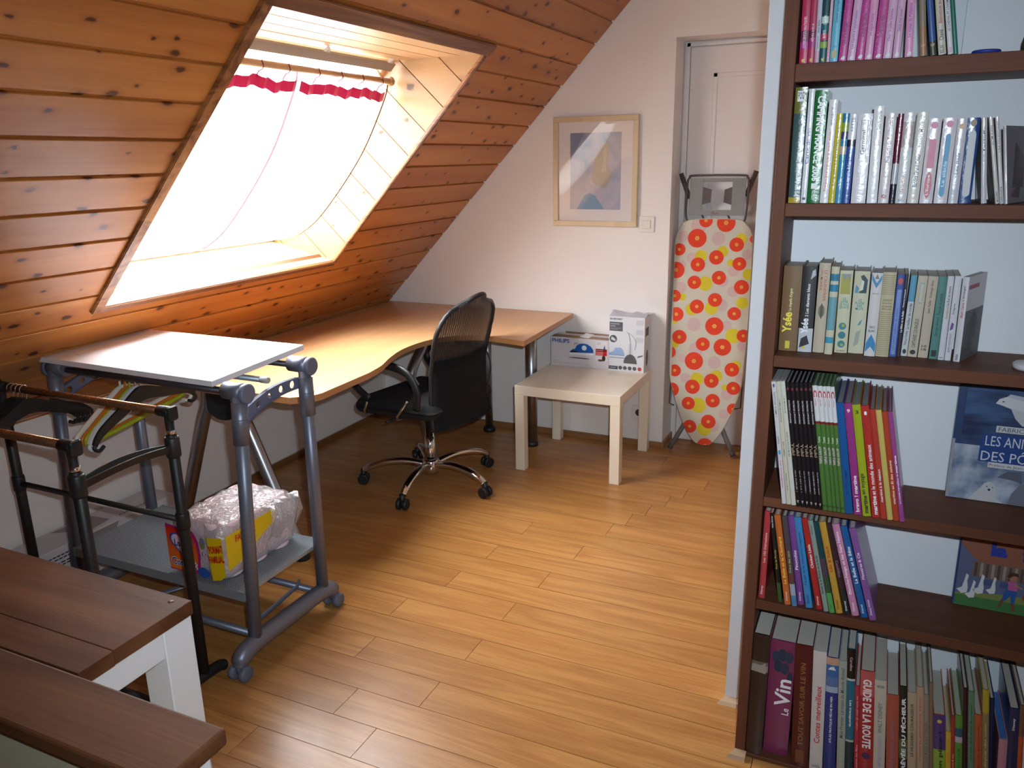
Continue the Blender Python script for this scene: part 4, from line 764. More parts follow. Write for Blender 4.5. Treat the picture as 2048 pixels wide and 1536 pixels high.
obj('folding_stay',rel(tube([(-2.2,1.69,.10),(-2.05,1.985,.10)],.010,8,flat_=(.5,1.3)),ct),grey_l,ct)
# ================================================================ TOILET PAPER PACK
tp=thing('toilet_paper_pack','plastic wrapped pack of pink toilet rolls on the cart shelf','pack',(-1.893,1.84,.2625))
pinkp=flat('pink_paper',srgb(244,214,222),.85,bump=.3,bscale=300)
bm=bmesh.new(); bm_lathe(bm,[(.019,0),(.0525,.0),(.0535,.004),(.0535,.086),(.0525,.09),(.019,.09),(.019,.0)],(0,0,0),22); rl=bpy.data.meshes.new('roll'); bm.to_mesh(rl); bm.free(); rl.materials.append(pinkp)
for i in range(2):
    for j in range(3):
        for k in range(2): obj('roll',rl,None,tp,loc=(-.057+.114*i,-.110+.109*j,.002+.091*k+.003*math.sin(i*2+j)))
film,nt,p_=new('clear_film'); L=nt.links.new; out=[n for n in nt.nodes if n.type=='OUTPUT_MATERIAL'][0]
tr_=N(nt,'BsdfTransparent'); tr_.inputs[0].default_value=(1,.975,.98,1); gl_=N(nt,'BsdfGlossy'); gl_.inputs['Roughness'].default_value=.12; tc=N(nt,'TexCoord'); nz=N(nt,'TexNoise'); nz.inputs['Scale'].default_value=55; nz.inputs['Detail'].default_value=4; nz.inputs['Distortion'].default_value=1.5; L(tc.outputs['Object'],nz.inputs[0])
bp=N(nt,'Bump'); bp.inputs['Strength'].default_value=.9; bp.inputs['Distance'].default_value=.008; L(nz.outputs['Fac'],bp.inputs['Height']); L(bp.outputs[0],gl_.inputs['Normal'])
p_.inputs['Base Color'].default_value=(.85,.80,.82,1); p_.inputs['Roughness'].default_value=.3; L(bp.outputs[0],p_.inputs['Normal']); m1=N(nt,'MixShader'); m1.inputs[0].default_value=.38; L(tr_.outputs[0],m1.inputs[1]); L(p_.outputs[0],m1.inputs[2]); m2=N(nt,'MixShader'); m2.inputs[0].default_value=.3; L(m1.outputs[0],m2.inputs[1]); L(gl_.outputs[0],m2.inputs[2]); L(m2.outputs[0],out.inputs[0])
from mathutils import noise as mnoise
bm=bmesh.new(); bm_box(bm,-.119,.119,-.170,.170,.0,.193,0,.035,3); bmesh.ops.subdivide_edges(bm,edges=[e for e in bm.edges if e.calc_length()>.05],cuts=9,use_grid_fill=True)
for v in bm.verts:
    d=mnoise.noise(v.co*38)*.004+mnoise.noise(v.co*90)*.003
    if v.co.z>.03: v.co+=Vector((v.co.x,v.co.y,.12)).normalized()*d
    if v.co.z>.15: v.co.z+=.006*math.cos((v.co.x-.057)*56)*math.cos((v.co.y+.001)*57)
for f in bm.faces: f.smooth=True
obj('film',bm,film,tp)
bm=bmesh.new(); prev=None
for k in range(15):                                   # crinkled seam at the right rear corner
    t=k/14; y=.02+.15*t; cur=[bm.verts.new((.117+.004*math.sin(k*2.1),y,.185)),bm.verts.new((.14+.010*math.sin(k*1.7),y+.004,.178+.008*math.cos(k*2.3))),bm.verts.new((.146+.012*math.sin(k*2.9),y,.13+.01*math.sin(k*1.3))),bm.verts.new((.121,y,.06+.01*math.sin(k)))]
    if prev:
        for q in range(3): bm.faces.new((prev[q],cur[q],cur[q+1],prev[q+1]))
    prev=cur
obj('film_fold',bm,film,tp)
Yt=-.1785
def band(pts,mat,nm,y=Yt): return flatpoly(pts,y,mat,tp,nm)
red_l,nt,p_=new('label_red_orange'); tc=N(nt,'TexCoord'); sp=N(nt,'SeparateXYZ'); nt.links.new(tc.outputs['Object'],sp.inputs[0]); mr_=N(nt,'MapRange'); mr_.inputs['From Min'].default_value=.16; mr_.inputs['From Max'].default_value=.03; nt.links.new(sp.outputs['Z'],mr_.inputs['Value'])
cr=N(nt,'ValToRGB'); cr.color_ramp.elements[0].color=(*srgb(205,30,30),1); cr.color_ramp.elements[1].color=(*srgb(226,120,40),1); nt.links.new(mr_.outputs[0],cr.inputs[0]); nt.links.new(cr.outputs[0],p_.inputs['Base Color']); p_.inputs['Roughness'].default_value=.25
band([(-.119,.010),(-.01,.010),(.012,.03),(.020,.08),(.016,.13),(-.002,.162),(-.119,.172)],INK(170,30,110,.3),'label_border',Yt+.0014)
band([(-.118,.016),(-.02,.014),(.002,.035),(.010,.08),(.006,.125),(-.010,.156),(-.118,.164)],red_l,'label_panel')
heart=lambda k,cx_,cz_:[(cx_+k*16*math.sin(t)**3/16,cz_+k*(13*math.cos(t)-5*math.cos(2*t)-2*math.cos(3*t)-math.cos(4*t))/16*.92) for t in[2*math.pi*i/28 for i in range(28)]]
band(heart(.050,-.054,.112),INK(30,70,160,.3),'logo_heart',Yt-.0012); band(heart(.042,-.054,.113),INK(214,196,220,.3),'logo_heart',Yt-.0020)
lettering('Lotus',-.054,.112,.058,.024,Yt-.0028,INK(20,40,130,.3),tp,bold=.03)
lettering('Confort',-.05,.046,.112,.030,Yt-.0034,INK(235,235,245,.3),tp,bold=.07); lettering('Confort',-.05,.046,.106,.026,Yt-.0042,INK(20,40,130,.3),tp,bold=.02)
band(circ(.028,.026,.024,18,.018),INK(35,85,170,.3),'seal_print',Yt-.001)
band(circ(.036,.13,.011,16,.02),INK(120,130,70,.3),'seal_print',Yt-.001); band(circ(.036,.136,.0065,12,.009),INK(90,110,170,.3),'seal_print',Yt-.002)
for a,c in((.031,(30,60,150)),(.0355,(230,230,235)),(.040,(190,40,50))): band(rect(a,a+.0045,.088,.096),INK(*c),'flag_print',Yt-.001)
yl=INK(226,190,20,.3)
band([(.056,.152),(.119,.162),(.119,.03),(.095,.012),(.062,.004),(.058,.06)],yl,'yellow_label')
lettering('FORMAT',.090,.118,.062,.026,Yt-.0012,INK(200,30,25,.3),tp,rot=R(14),bold=.05); lettering('FAMILIAL',.089,.084,.064,.024,Yt-.0012,INK(200,30,25,.3),tp,rot=R(14),bold=.05)
bm=bmesh.new(); bm.faces.new([bm.verts.new((.1262,a,b)) for a,b in((-.17,.162),(-.17,.045),(-.10,.06),(-.02,.10),(.05,.125),(.07,.168))]); obj('yellow_label',bm,yl,tp)
bm=text_bm('FAMILIAL',.09,.024,.04); rot_bm(bm,R(90),'Z'); shift(bm,(.1272,-.085,.140)); obj('lettering',bm,INK(200,30,25,.3),tp)
# ================================================================ GARMENT RACK
rk=thing('garment_rack','black two-rail clothes rack with bronze rails in front of the cart','rack',(-2.12,1.37,0))
RX0,RX1,RY0,RY1,RZ=-2.485,-1.765,1.222,1.522,.878
for y in(RY0,RY1):
    obj('rail',rel(tube([(RX0,y,RZ),(RX1,y,RZ)],.0115,14),rk),brass,rk)
    for x in(RX0,RX1):
        sg=1 if x==RX1 else -1
        j=obj('rail_joint',rel(lathe([(.0155,-.035*sg),(.0165,.0),(.0165,.012*sg)],(x,y,RZ),16,'X'),rk),black_p,rk)
        bm=bmesh.new(); bm_box(bm,x+.010*sg if sg>0 else x-.022,x+.022 if sg>0 else x-.010,y-.018,y+.018,RZ-.024,RZ+.018,0,.007,2); obj('end_cap',rel(bm,rk),black_p,j)
        l=obj('post',rel(tube([(x,y,RZ-.005),(x,y,.812),(x,y,.81),(x,y,.03)],[.0125,.0125,.0155,.0155],14),rk),black_m,rk)
        obj('chrome_ring',rel(lathe([(.0136,.812),(.0136,.826)],(x,y,0),14),rk),chrome,l)
        obj('collar',rel(lathe([(.0185,.745),(.0205,.75),(.0205,.80),(.0175,.806)],(x,y,0),16),rk),black_p,l)
obj('stretcher',rel(tube([(RX0,RY1,.55),(RX1,RY1,.55)],.0085,10),rk),black_m,rk)
for x in(RX0,RX1): obj('stretcher_clamp',rel(lathe([(.018,.525),(.0195,.53),(.0195,.57),(.018,.575)],(x,RY1,0),14),rk),black_p,rk)
for x in(RX0,RX1):
    bm=bmesh.new(); prev=None; n=12                    # shallow tray arm between the posts
    for i in range(n+1):
        t=i/n; y=RY0+.015+(RY1-RY0-.03)*t; w_=.012+.010*math.sin(math.pi*t); z=.762+.012*math.sin(math.pi*t)
        cur=[bm.verts.new((x-w_,y,z+.022)),bm.verts.new((x-w_*.6,y,z)),bm.verts.new((x+w_*.6,y,z)),bm.verts.new((x+w_,y,z+.022)),bm.verts.new((x+w_-.004,y,z+.022)),bm.verts.new((x+w_*.45,y,z+.008)),bm.verts.new((x-w_*.45,y,z+.008)),bm.verts.new((x-w_+.004,y,z+.022))]
        if prev:
            for k in range(8): bm.faces.new((prev[k],prev[(k+1)%8],cur[(k+1)%8],cur[k]))
        prev=cur
    bmesh.ops.recalc_face_normals(bm,faces=bm.faces); obj('side_tray',rel(bm,rk),black_p,rk)
    obj('foot_bar',rel(tube(smooth_pts([(x,1.15,.018),(x,1.18,.03),(x,1.37,.032),(x,1.56,.03),(x,1.60,.018)],4),.0175,12),rk),black_p,rk)
obj('base_bar',rel(tube([(RX0,1.37,.03),(RX1,1.37,.03)],.011,10),rk),black_m,rk)
# ================================================================ CLOTHES HANGERS
def hanger(label,group,x,y,z,mat,hookmat,kind,tilt,rr=.0055,yaw_=0):
    """hangs from a rail at (x,y,z); the arms run along Y"""
    h=thing('clothes_hanger',label,'hanger',(x,y,z),yaw_,group); h.rotation_euler=(tilt,0,yaw_)
    hk=[(0,.0135*math.sin(a),.0135*math.cos(a)) for a in[R(-110+26*k) for k in range(9)]]
    hk=[(0,p[1],p[2]) for p in hk]+[(0,.004,-.022),(0,0,-.045)]
    if kind!='moulded': obj('hook',tube(smooth_pts(hk,2),.0022 if hookmat is not mat else .004,8),hookmat,h)
    else: obj('hook',tube(smooth_pts(hk,2),.0019,8),hookmat,h)
    if kind=='tube':
        lp=smooth_pts([(0,0,-.045),(0,.05,-.062),(0,.15,-.108),(0,.192,-.128),(0,.200,-.140),(0,.190,-.150),(0,.1,-.152),(0,-.1,-.152),(0,-.190,-.150),(0,-.200,-.140),(0,-.192,-.128),(0,-.15,-.108),(0,-.05,-.062)],4,True)
        obj('body',tube(lp,rr,8,closed=True,flat_=(1,.8)),mat,h)
        obj('neck',box(-.004,.004,-.016,.016,-.075,-.038,.003,2),mat,h)
    else:
        up=smooth_pts([(0,-.205,-.125,),(0,-.17,-.098),(0,-.08,-.062),(0,-.035,-.040),(0,0,-.030),(0,.035,-.040),(0,.08,-.062),(0,.17,-.098),(0,.205,-.125)],3)
        lo=smooth_pts([(0,.205,-.150),(0,.17,-.125),(0,.08,-.098),(0,0,-.078),(0,-.08,-.098),(0,-.17,-.125),(0,-.205,-.150)],3)
        bm=bmesh.new(); bm_prism(bm,[Vector((-.005,p.y,p.z)) for p in up]+[Vector((-.005,.214,-.138))]+[Vector((-.005,p.y,p.z)) for p in lo]+[Vector((-.005,-.214,-.138))],(.010,0,0)); bmesh.ops.recalc_face_normals(bm,faces=bm.faces)
        obj('body',bm,mat,h)
        for s_ in(1,-1): obj('end_notch',tube(smooth_pts([(0,s_*.20,-.140),(0,s_*.213,-.152),(0,s_*.198,-.166),(0,s_*.178,-.158)],4),.006,8),mat,h)
whp=flat('ivory_plastic',srgb(222,212,196),.35); orp=flat('orange_plastic',srgb(200,110,30),.35); grp=flat('lime_plastic',srgb(160,170,30),.35)
G1='hangers on the cart tube'
hanger('ivory plastic tube hanger, leftmost of those hanging under the cart top',G1,-2.262,1.712+.055,.872,whp,whp,'tube',R(9),.0105)
hanger('orange plastic tube hanger between ivory and lime ones under the cart',G1,-2.238,1.712+.055,.872,orp,orp,'tube',R(9),.0075)
hanger('lime green plastic tube hanger under the cart top board',G1,-2.216,1.712+.055,.872,grp,grp,'tube',R(8),.008)
hanger('thin white moulded hanger between lime and black ones under the cart',G1,-2.192,1.712+.055,.872,flat('white_plastic',srgb(225,222,220),.35),chrome,'moulded',R(8))
hanger('black moulded hanger, rightmost of those hanging under the cart top',G1,-2.170,1.712+.055,.872,black_p,chrome,'moulded',R(8))
obj('hanger_tube',rel(tube([(XL+.02,1.767,.872),(XRr-.04,1.767,.872)],.0085,10),ct),MATS['tube_dark'],ct)
G2='black hangers on the rack rail'
for i,(x,m_) in enumerate(((-2.432,black_p),(-2.412,black_p),(-2.392,black_p),(-2.372,black_p))):
    hanger(('first','second','third','fourth')[i]+' from left of the black hangers on the rear bronze rail',G2,x,RY1,RZ+.0,m_,chrome,'moulded',R(-2+i*1.5))
# ================================================================ FLAT CARTON ON THE FLOOR
cb=thing('flat_carton','long white cardboard box with black print on the floor against knee wall','box',(-2.688,1.78,0))
obj('carton',box(-.075,.078,-.47,.45,.0,.21,.002),flat('white_card',srgb(206,200,204),.6,bump=.1),cb)
def ctext(body,y,z,length,h_,mat,face='front'):
    bm=text_bm(body,length,h_,.01); 
    if face=='front': rot_bm(bm,R(90),'Z'); shift(bm,(.0788,y,z))
    else: rot_bm(bm,R(-90),'X'); rot_bm(bm,R(90),'Z'); shift(bm,(z,y,.2106))
    obj('lettering',bm,mat,cb)
tk=INK(45,42,45)
ctext('ODYSSEY',.28,.045,.16,.016,tk,'top'); ctext('design',.30,.062,.12,.011,tk,'top')
ctext('ODYSSEY',.02,.035,.11,.022,tk); 
for i,(a,l_) in enumerate(((.178,.15),(.166,.16),(.150,.20),(.140,.2))):
    bm=bmesh.new()
    for k in range(9): bm.faces.new([bm.verts.new((.0788,-.20+l_*k/9+u,a+v_)) for u,v_ in((0,0),(l_/9*.8,0),(l_/9*.8,.005),(0,.005))])
    obj('fine_print',bm,tk,cb)
bm=bmesh.new(); bm.faces.new([bm.verts.new((a,b,.2107)) for a,b in((-.06,-.02),(.0,.02),(.06,.05),(.04,.16),(-.05,.15))]); obj('drawing_print',bm,INK(140,132,132),cb)
bm=bmesh.new(); bm.faces.new([bm.verts.new((.0788,a,b)) for a,b in((.02,.207),(.17,.207),(.145,.165),(.09,.14))]); obj('drawing_print',bm,INK(150,142,142),cb)
# ================================================================ BOOKCASE
SY0,SY1=1.866,2.074; SH=[(1.719,.036),(1.436,.028),(1.096,.027),(.746,.024),(.468,.025),(.012,.012)]
bc=thing('bookcase','tall dark wood bookcase of open shelves against the white partition','bookcase',(.4,1.97,0))
obj('side_panel',rel(box(-.233,-.2075,SY0,SY1,0,2.46,.001),bc),walnut_v,bc); obj('side_panel',rel(box(.98,1.005,SY0,SY1,0,2.46,.001),bc),walnut_v,bc)
for z,t in SH+[(2.05,.03),(2.46,.03)]: obj('shelf',rel(box(-.207,.98,SY0+.0005,SY1,z-t,z,.0012),bc),walnut,bc)
shoe('trim_2',-.232,-.203,1.8655)
# ================================================================ BOOKS
page_m=flat('book_pages',srgb(196,188,176),.85,bump=.4,bscale=700)
page_g=flat('book_pages_grey',srgb(150,148,150),.85,bump=.4,bscale=700)
ORD=['first','second','third','fourth','fifth','sixth','seventh','eighth','ninth','tenth','eleventh','twelfth','thirteenth','fourteenth','fifteenth','sixteenth','seventeenth','eighteenth','nineteenth','twentieth','twenty-first','twenty-second','twenty-third','twenty-fourth','twenty-fifth','twenty-sixth','twenty-seventh','twenty-eighth']
CB={}
def tone(c): m_=sum(c)/3; return tuple(int(.93*(.88*v+.12*m_)) for v in c)      # printed covers are a little dull
def cover_m(c,gl):
    c=tone(c)
    k='cover_%d_%d_%d_%s'%(*c,gl)
    if k not in MATS: flat(k,srgb(*c),{'m':.5,'s':.3,'g':.24}[gl],coat={'m':0,'s':.1,'g':.5}[gl],bump={'m':.05,'s':.05,'g':.3}[gl],bscale={'m':300,'s':200,'g':90}[gl])
    return MATS[k]
def book(label,group,x,w,h,lean,yf,z,depth,cols,texts,kind,gl,pages=None,marks=()):
    """cols: list of (z0frac,z1frac,rgb) on the spine, first entry is the cover colour"""
    th=.0022 if kind=='hard' else .0006; arc=.0025 if kind=='hard' else .0012
    base=cols[0]; bands=sorted({0.,1.}|{c for b in cols[1:] for c in b[:2]})
    cm=[base]; 
    for b in cols[1:]:
        if b[2] not in cm: cm.append(b[2])
    bm=bmesh.new(); nx=6
    X=[w*i/nx for i in range(nx+1)]; Yc=[-arc*(1-((2*i/nx-1)**2)) for i in range(nx+1)]
    V=[[bm.verts.new((X[i],Yc[i],h*t)) for i in range(nx+1)] for t in bands]
    for j in range(len(bands)-1):
        mid=(bands[j]+bands[j+1])/2; ci=0
        for b in cols[1:]:
            if b[0]<=mid<=b[1]: ci=cm.index(b[2])
        for i in range(nx):
            f=bm.faces.new((V[j][i],V[j][i+1],V[j+1][i+1],V[j+1][i])); f.material_index=ci; f.smooth=True
    # boards and the inner side of the spine
    ov=.003 if kind=='hard' else 0
    bm_box(bm,0,th,0,depth,0,h); bm_box(bm,w-th,w,0,depth,0,h)
    top=[bm.verts.new((X[i],Yc[i],h)) for i in range(nx+1)]+[bm.verts.new((w,.0022,h)),bm.verts.new((0,.0022,h))]; bm.faces.new(top)
    in_=[bm.verts.new(p) for p in((th,.0022,0),(th,.0022,h),(w-th,.0022,h),(w-th,.0022,0))]; bm.faces.new(in_)
    o=obj('book',bm,[cover_m(c,gl) for c in cm])
    a=R(lean); o.rotation_euler=(0,a,0)
    o.location=(x,yf,z+(w*math.sin(a) if a>0 else 0)+.0004)
    tag(o,label,'book',group)
    pi=.0035 if kind=='hard' else .0008
    obj('pages',box(th+.0002,w-th-.0002,.0024,depth-ov-.001,pi,h-pi),pages or page_m,o)
    for t in texts:
        body,z0,z1,col,dr,hf=t[:6]; xo=t[6] if len(t)>6 else 0; bold=t[7] if len(t)>7 else .015
        L_=h*(z1-z0); bm=text_bm(body,L_,w*hf,bold) if dr in'ud' else text_bm(body,w*hf,L_,bold)
        if dr=='u': rot_bm(bm,R(-90),'Y')
        elif dr=='d': rot_bm(bm,R(90),'Y')
        shift(bm,(w*(.5+xo),-arc-.0004-.00012*len(marks),h*(z0+z1)/2)); obj('title',bm,print_mat(srgb(*col)),o)
    for mi_,(pts,col,nm) in enumerate(marks):
        obj(nm,_mark(pts,w,h,arc+.00012*mi_),print_mat(srgb(*tone(col))),o)
    return o
def _mark(pts,w,h,arc):
    bm=bmesh.new(); bm.faces.new([bm.verts.new((px*w,-arc-.0003,pz*h)) for px,pz in pts]); return bm
W_=(240,238,240); K_=(30,28,30)
def rc(x0,x1,z0,z1): return [(x0,z0),(x1,z0),(x1,z1),(x0,z1)]
def dsk(x,z,rx,rz,n=14): return [(x+rx*math.cos(2*math.pi*k/n),z+rz*math.sin(2*math.pi*k/n)) for k in range(n)]
polka=lambda: [(dsk(rnd.uniform(.12,.88),rnd.uniform(.12,.97),.05,.004,6),(245,220,235),'dot_print') for _ in range(16)]
mg,pk,lp=(205,60,150),(232,150,195),(226,170,205)
lab=(rc(.3,.7,.02,.07),(225,190,60),'label_mark'); wm=(([(.25,.02),(.75,.02),(.8,.07),(.55,.085),(.3,.05)]),(225,225,225),'label_mark')
SHELF={}
SHELF['A']=('top',.20,'paper','s',[
 ('crimson pink',[(206,40,90),(.36,.55,(120,30,80)),(.24,.36,(190,40,140))],[('CONSCIENCES NAUTIQUES',.26,.78,(245,200,215),'u',.38)],[lab]),
 ('dark rose',[(196,50,90),(.40,.52,(120,35,75)),(.24,.38,(180,40,130))],[('RÊVES D\'ÉTÉ',.34,.62,(245,200,215),'u',.38)],[lab]),
 ('pale lilac',[(205,200,215),(.0,.2,(214,160,190))],[('Premières leçons',.22,.44,(70,60,110),'u',.4),('Anna Ballet',.5,.72,(70,60,110),'u',.4)],[]),
 ('striped multicoloured',[(20,90,100),(.82,1,(30,80,90)),(.68,.8,(200,230,215)),(.55,.68,(30,110,120)),(.38,.5,(205,50,90)),(.25,.36,(150,185,60))],[('DANGER',.66,.82,W_,'u',.4),('EN PISTE',.42,.56,W_,'u',.4)],[lab]),
 ('slim pale pink',[(232,190,205)],[('La petite école',.1,.55,(210,50,120),'u',.6)],[]),
 ('sky blue',[(104,190,222)],[('Docteur aux doigts',.62,.97,(40,70,120),'u',.4),('12',.215,.25,(40,70,120),'u',.35)],[(dsk(.5,.12,.34,.07),(190,175,120),'label_mark')]),
 ('magenta polka-dot',[mg],[('Lettres et violettes',.28,.66,(90,20,90),'u',.42)],polka()+[wm]),
 ('plain light pink',[lp],[('Les Lapins à Laquemaison',.2,.84,(130,60,160),'u',.42)],[wm]),
 ('magenta polka-dot',[mg],[('Danse ma danse',.36,.72,(90,20,90),'u',.42)],polka()+[wm]),
 ('mauve pink',[pk],[('Le cygne mauve',.38,.72,(150,50,150),'u',.42)],polka()+[wm]),
 ('magenta polka-dot',[mg],[('Le rêve d\'une étoile',.36,.74,(90,20,90),'u',.42)],polka()+[wm]),
 ('light pink',[lp],[('Chut ! la petite ballerine',.28,.80,(150,60,160),'u',.42)],polka()+[wm]),
 ('light pink',[lp],[('Danse mon amour !',.40,.76,(120,40,140),'u',.42)],[wm]),
 ('rose pink',[pk],[('Le voyage de Philippine',.32,.86,(120,40,160),'u',.42)],polka()+[wm]),
 ('sandy brown',[(172,120,80),(.5,1,(150,130,105))],[('117',.16,.19,(220,200,150),'f',.6)],[]),
 ('blue and olive',[(50,90,160),(.0,.22,(70,70,50))],[('137',.14,.18,(220,200,150),'f',.6)],[]),
 ('cream',[(214,205,185)],[('BELIN',.02,.14,K_,'u',.5),('Cheval',.22,.38,K_,'u',.6),('Bienvenue au club',.48,.95,(170,60,70),'u',.5)],[]),
 ('white',[(226,222,228)],[('LE CHEVAL ET L\'HOMME',.38,.97,(60,70,90),'u',.42),('KNOW',.03,.12,(200,70,130),'u',.4)],[]),
 ('green',[(36,120,100)],[],[]),
])
SHELF['B']=('second',.125,'paper','g',[
 ('dark green and olive',[(62,92,92),(.78,1,(120,120,40)),(.0,.05,(190,160,40))],[('Petit traité de manipulation à l\'usage des honnêtes gens',.06,.62,W_,'u',.30,.1),('POG',.9,.96,K_,'f',.5)],[(rc(.2,.8,.88,.97),(235,235,240),'label_mark')]),
 ('slim white',[(232,232,236)],[('Carte de vin',.35,.66,(50,80,150),'u',.55)],[(dsk(.5,.04,.3,.012),(60,60,90),'label_mark')]),
 ('green camping guide',[(22,120,50)],[('CAMPING FRANCE 2006',.2,.95,W_,'d',.55,0,.03),('MICHELIN',.03,.12,W_,'d',.3)],[(rc(.25,.75,.13,.18),(240,240,240),'label_mark')]),
 ('white red-lettered',[(236,232,232)],[('Pourquoi les orangs-outangs sont-ils orange ?',.12,.72,(200,60,60),'u',.42),('NEW SCIENTIST',.76,.93,(90,90,90),'u',.3)],[]),
 ('yellow',[(222,200,40)],[('Les cinq remplaçants',.2,.85,(90,80,30),'u',.45)],[]),
 ('turquoise banded',[(50,150,190),(.9,1,(40,130,180)),(.8,.9,(150,180,40)),(.72,.8,(70,60,120)),(.64,.72,(60,140,190)),(.55,.64,(205,180,160)),(.0,.2,(70,150,200))],[('2.T',.2,.26,W_,'u',.4)],[]),
 ('blue and white',[(48,82,170),(.72,1,(225,225,235)),(.64,.72,(40,30,50))],[('ARTTE',.8,.96,(80,80,110),'u',.4),('petit bleu',.25,.5,(220,225,240),'u',.4)],[]),
 ('thick white boxed-title',[(228,220,226)],[('Germinal',.55,.82,(50,40,60),'u',.30)],[(rc(.26,.30,.5,.93),(120,90,130),'rule_mark'),(rc(.70,.74,.5,.93),(120,90,130),'rule_mark'),(rc(.26,.74,.925,.93),(120,90,130),'rule_mark')]),
 ('tall plain white',[(238,236,238)],[('La Bête humaine',.72,.95,(70,40,50),'u',.32,.1),('Émile Zola',.60,.71,(190,110,110),'u',.25,.1)],[(rc(.28,.30,.59,.97),(200,120,120),'rule_mark'),(rc(.80,.82,.59,.97),(200,120,120),'rule_mark')]),
 ('pinkish white',[(222,208,210)],[('Aventures de Tombouctou',.45,.95,(120,90,100),'u',.35)],[(dsk(.5,.08,.25,.02),(190,50,60),'label_mark'),(dsk(.55,.08,.14,.011),(222,208,210),'label_mark')]),
 ('crimson and black',[(120,25,55),(.0,.22,(35,35,50)),(.22,.45,(190,190,200))],[('CALMANN',.7,.9,(220,190,200),'u',.35)],[]),
 ('glossy white with navy edge',[(220,216,220),(.62,.9,(190,170,165))],[('folio',.02,.05,(50,50,70),'f',.5),('Sélection...',.12,.36,(200,120,50),'u',.3)],[]),
 ('ivory',[(226,218,208)],[('Bandits Grand Coeur',.18,.55,(50,50,80),'u',.4),('Robert Merle',.62,.9,(120,110,110),'u',.3)],[]),
 ('white with pink oval',[(226,214,220)],[('L\'Europe',.1,.34,W_,'u',.28)],[(dsk(.5,.22,.28,.16),(214,90,110),'oval_print'),(rc(.22,.78,.42,.76),(222,110,140),'oval_print'),(dsk(.5,.92,.28,.04),(226,120,160),'badge_mark')]),
 ('white with blue oval',[(228,216,222)],[('Le siècle',.2,.5,(200,225,240),'u',.25)],[(rc(.3,.7,.12,.78),(60,150,200),'oval_print'),(dsk(.5,.12,.2,.04),(60,150,200),'oval_print'),(dsk(.5,.78,.2,.04),(60,150,200),'oval_print'),(dsk(.5,.93,.26,.04),(226,120,160),'badge_mark')]),
 ('silvery white',[(214,208,218)],[('Les Rois',.35,.6,(80,110,150),'u',.35)],[(dsk(.5,.91,.3,.03),(220,170,120),'badge_mark')]),
 ('dark blue with silver oval',[(30,70,140)],[],[(dsk(.5,.12,.3,.04),(200,200,205),'oval_print'),(rc(.2,.8,.12,.8),(200,200,205),'oval_print'),(dsk(.5,.8,.3,.06),(200,200,205),'oval_print'),(dsk(.5,.94,.25,.04),(150,130,90),'badge_mark')]),
 ('slim grey white',[(208,204,210)],[('Tartuffe',.6,.9,(90,90,100),'u',.4)],[]),
 ('slim leaning cream',[(216,210,204)],[('DOM JUAN',.68,.9,(60,50,60),'u',.5),('MOLIÈRE',.02,.14,(60,50,60),'u',.5)],[]),
 ('slim leaning white',[(220,212,214)],[('L\'ÎLE DES ESCLAVES',.6,.95,(90,70,80),'u',.4),('LAROUSSE',.02,.2,(60,50,60),'u',.5)],[]),
 ('thin pocket with dark mauve cover',[(206,200,205)],[],[]),
])
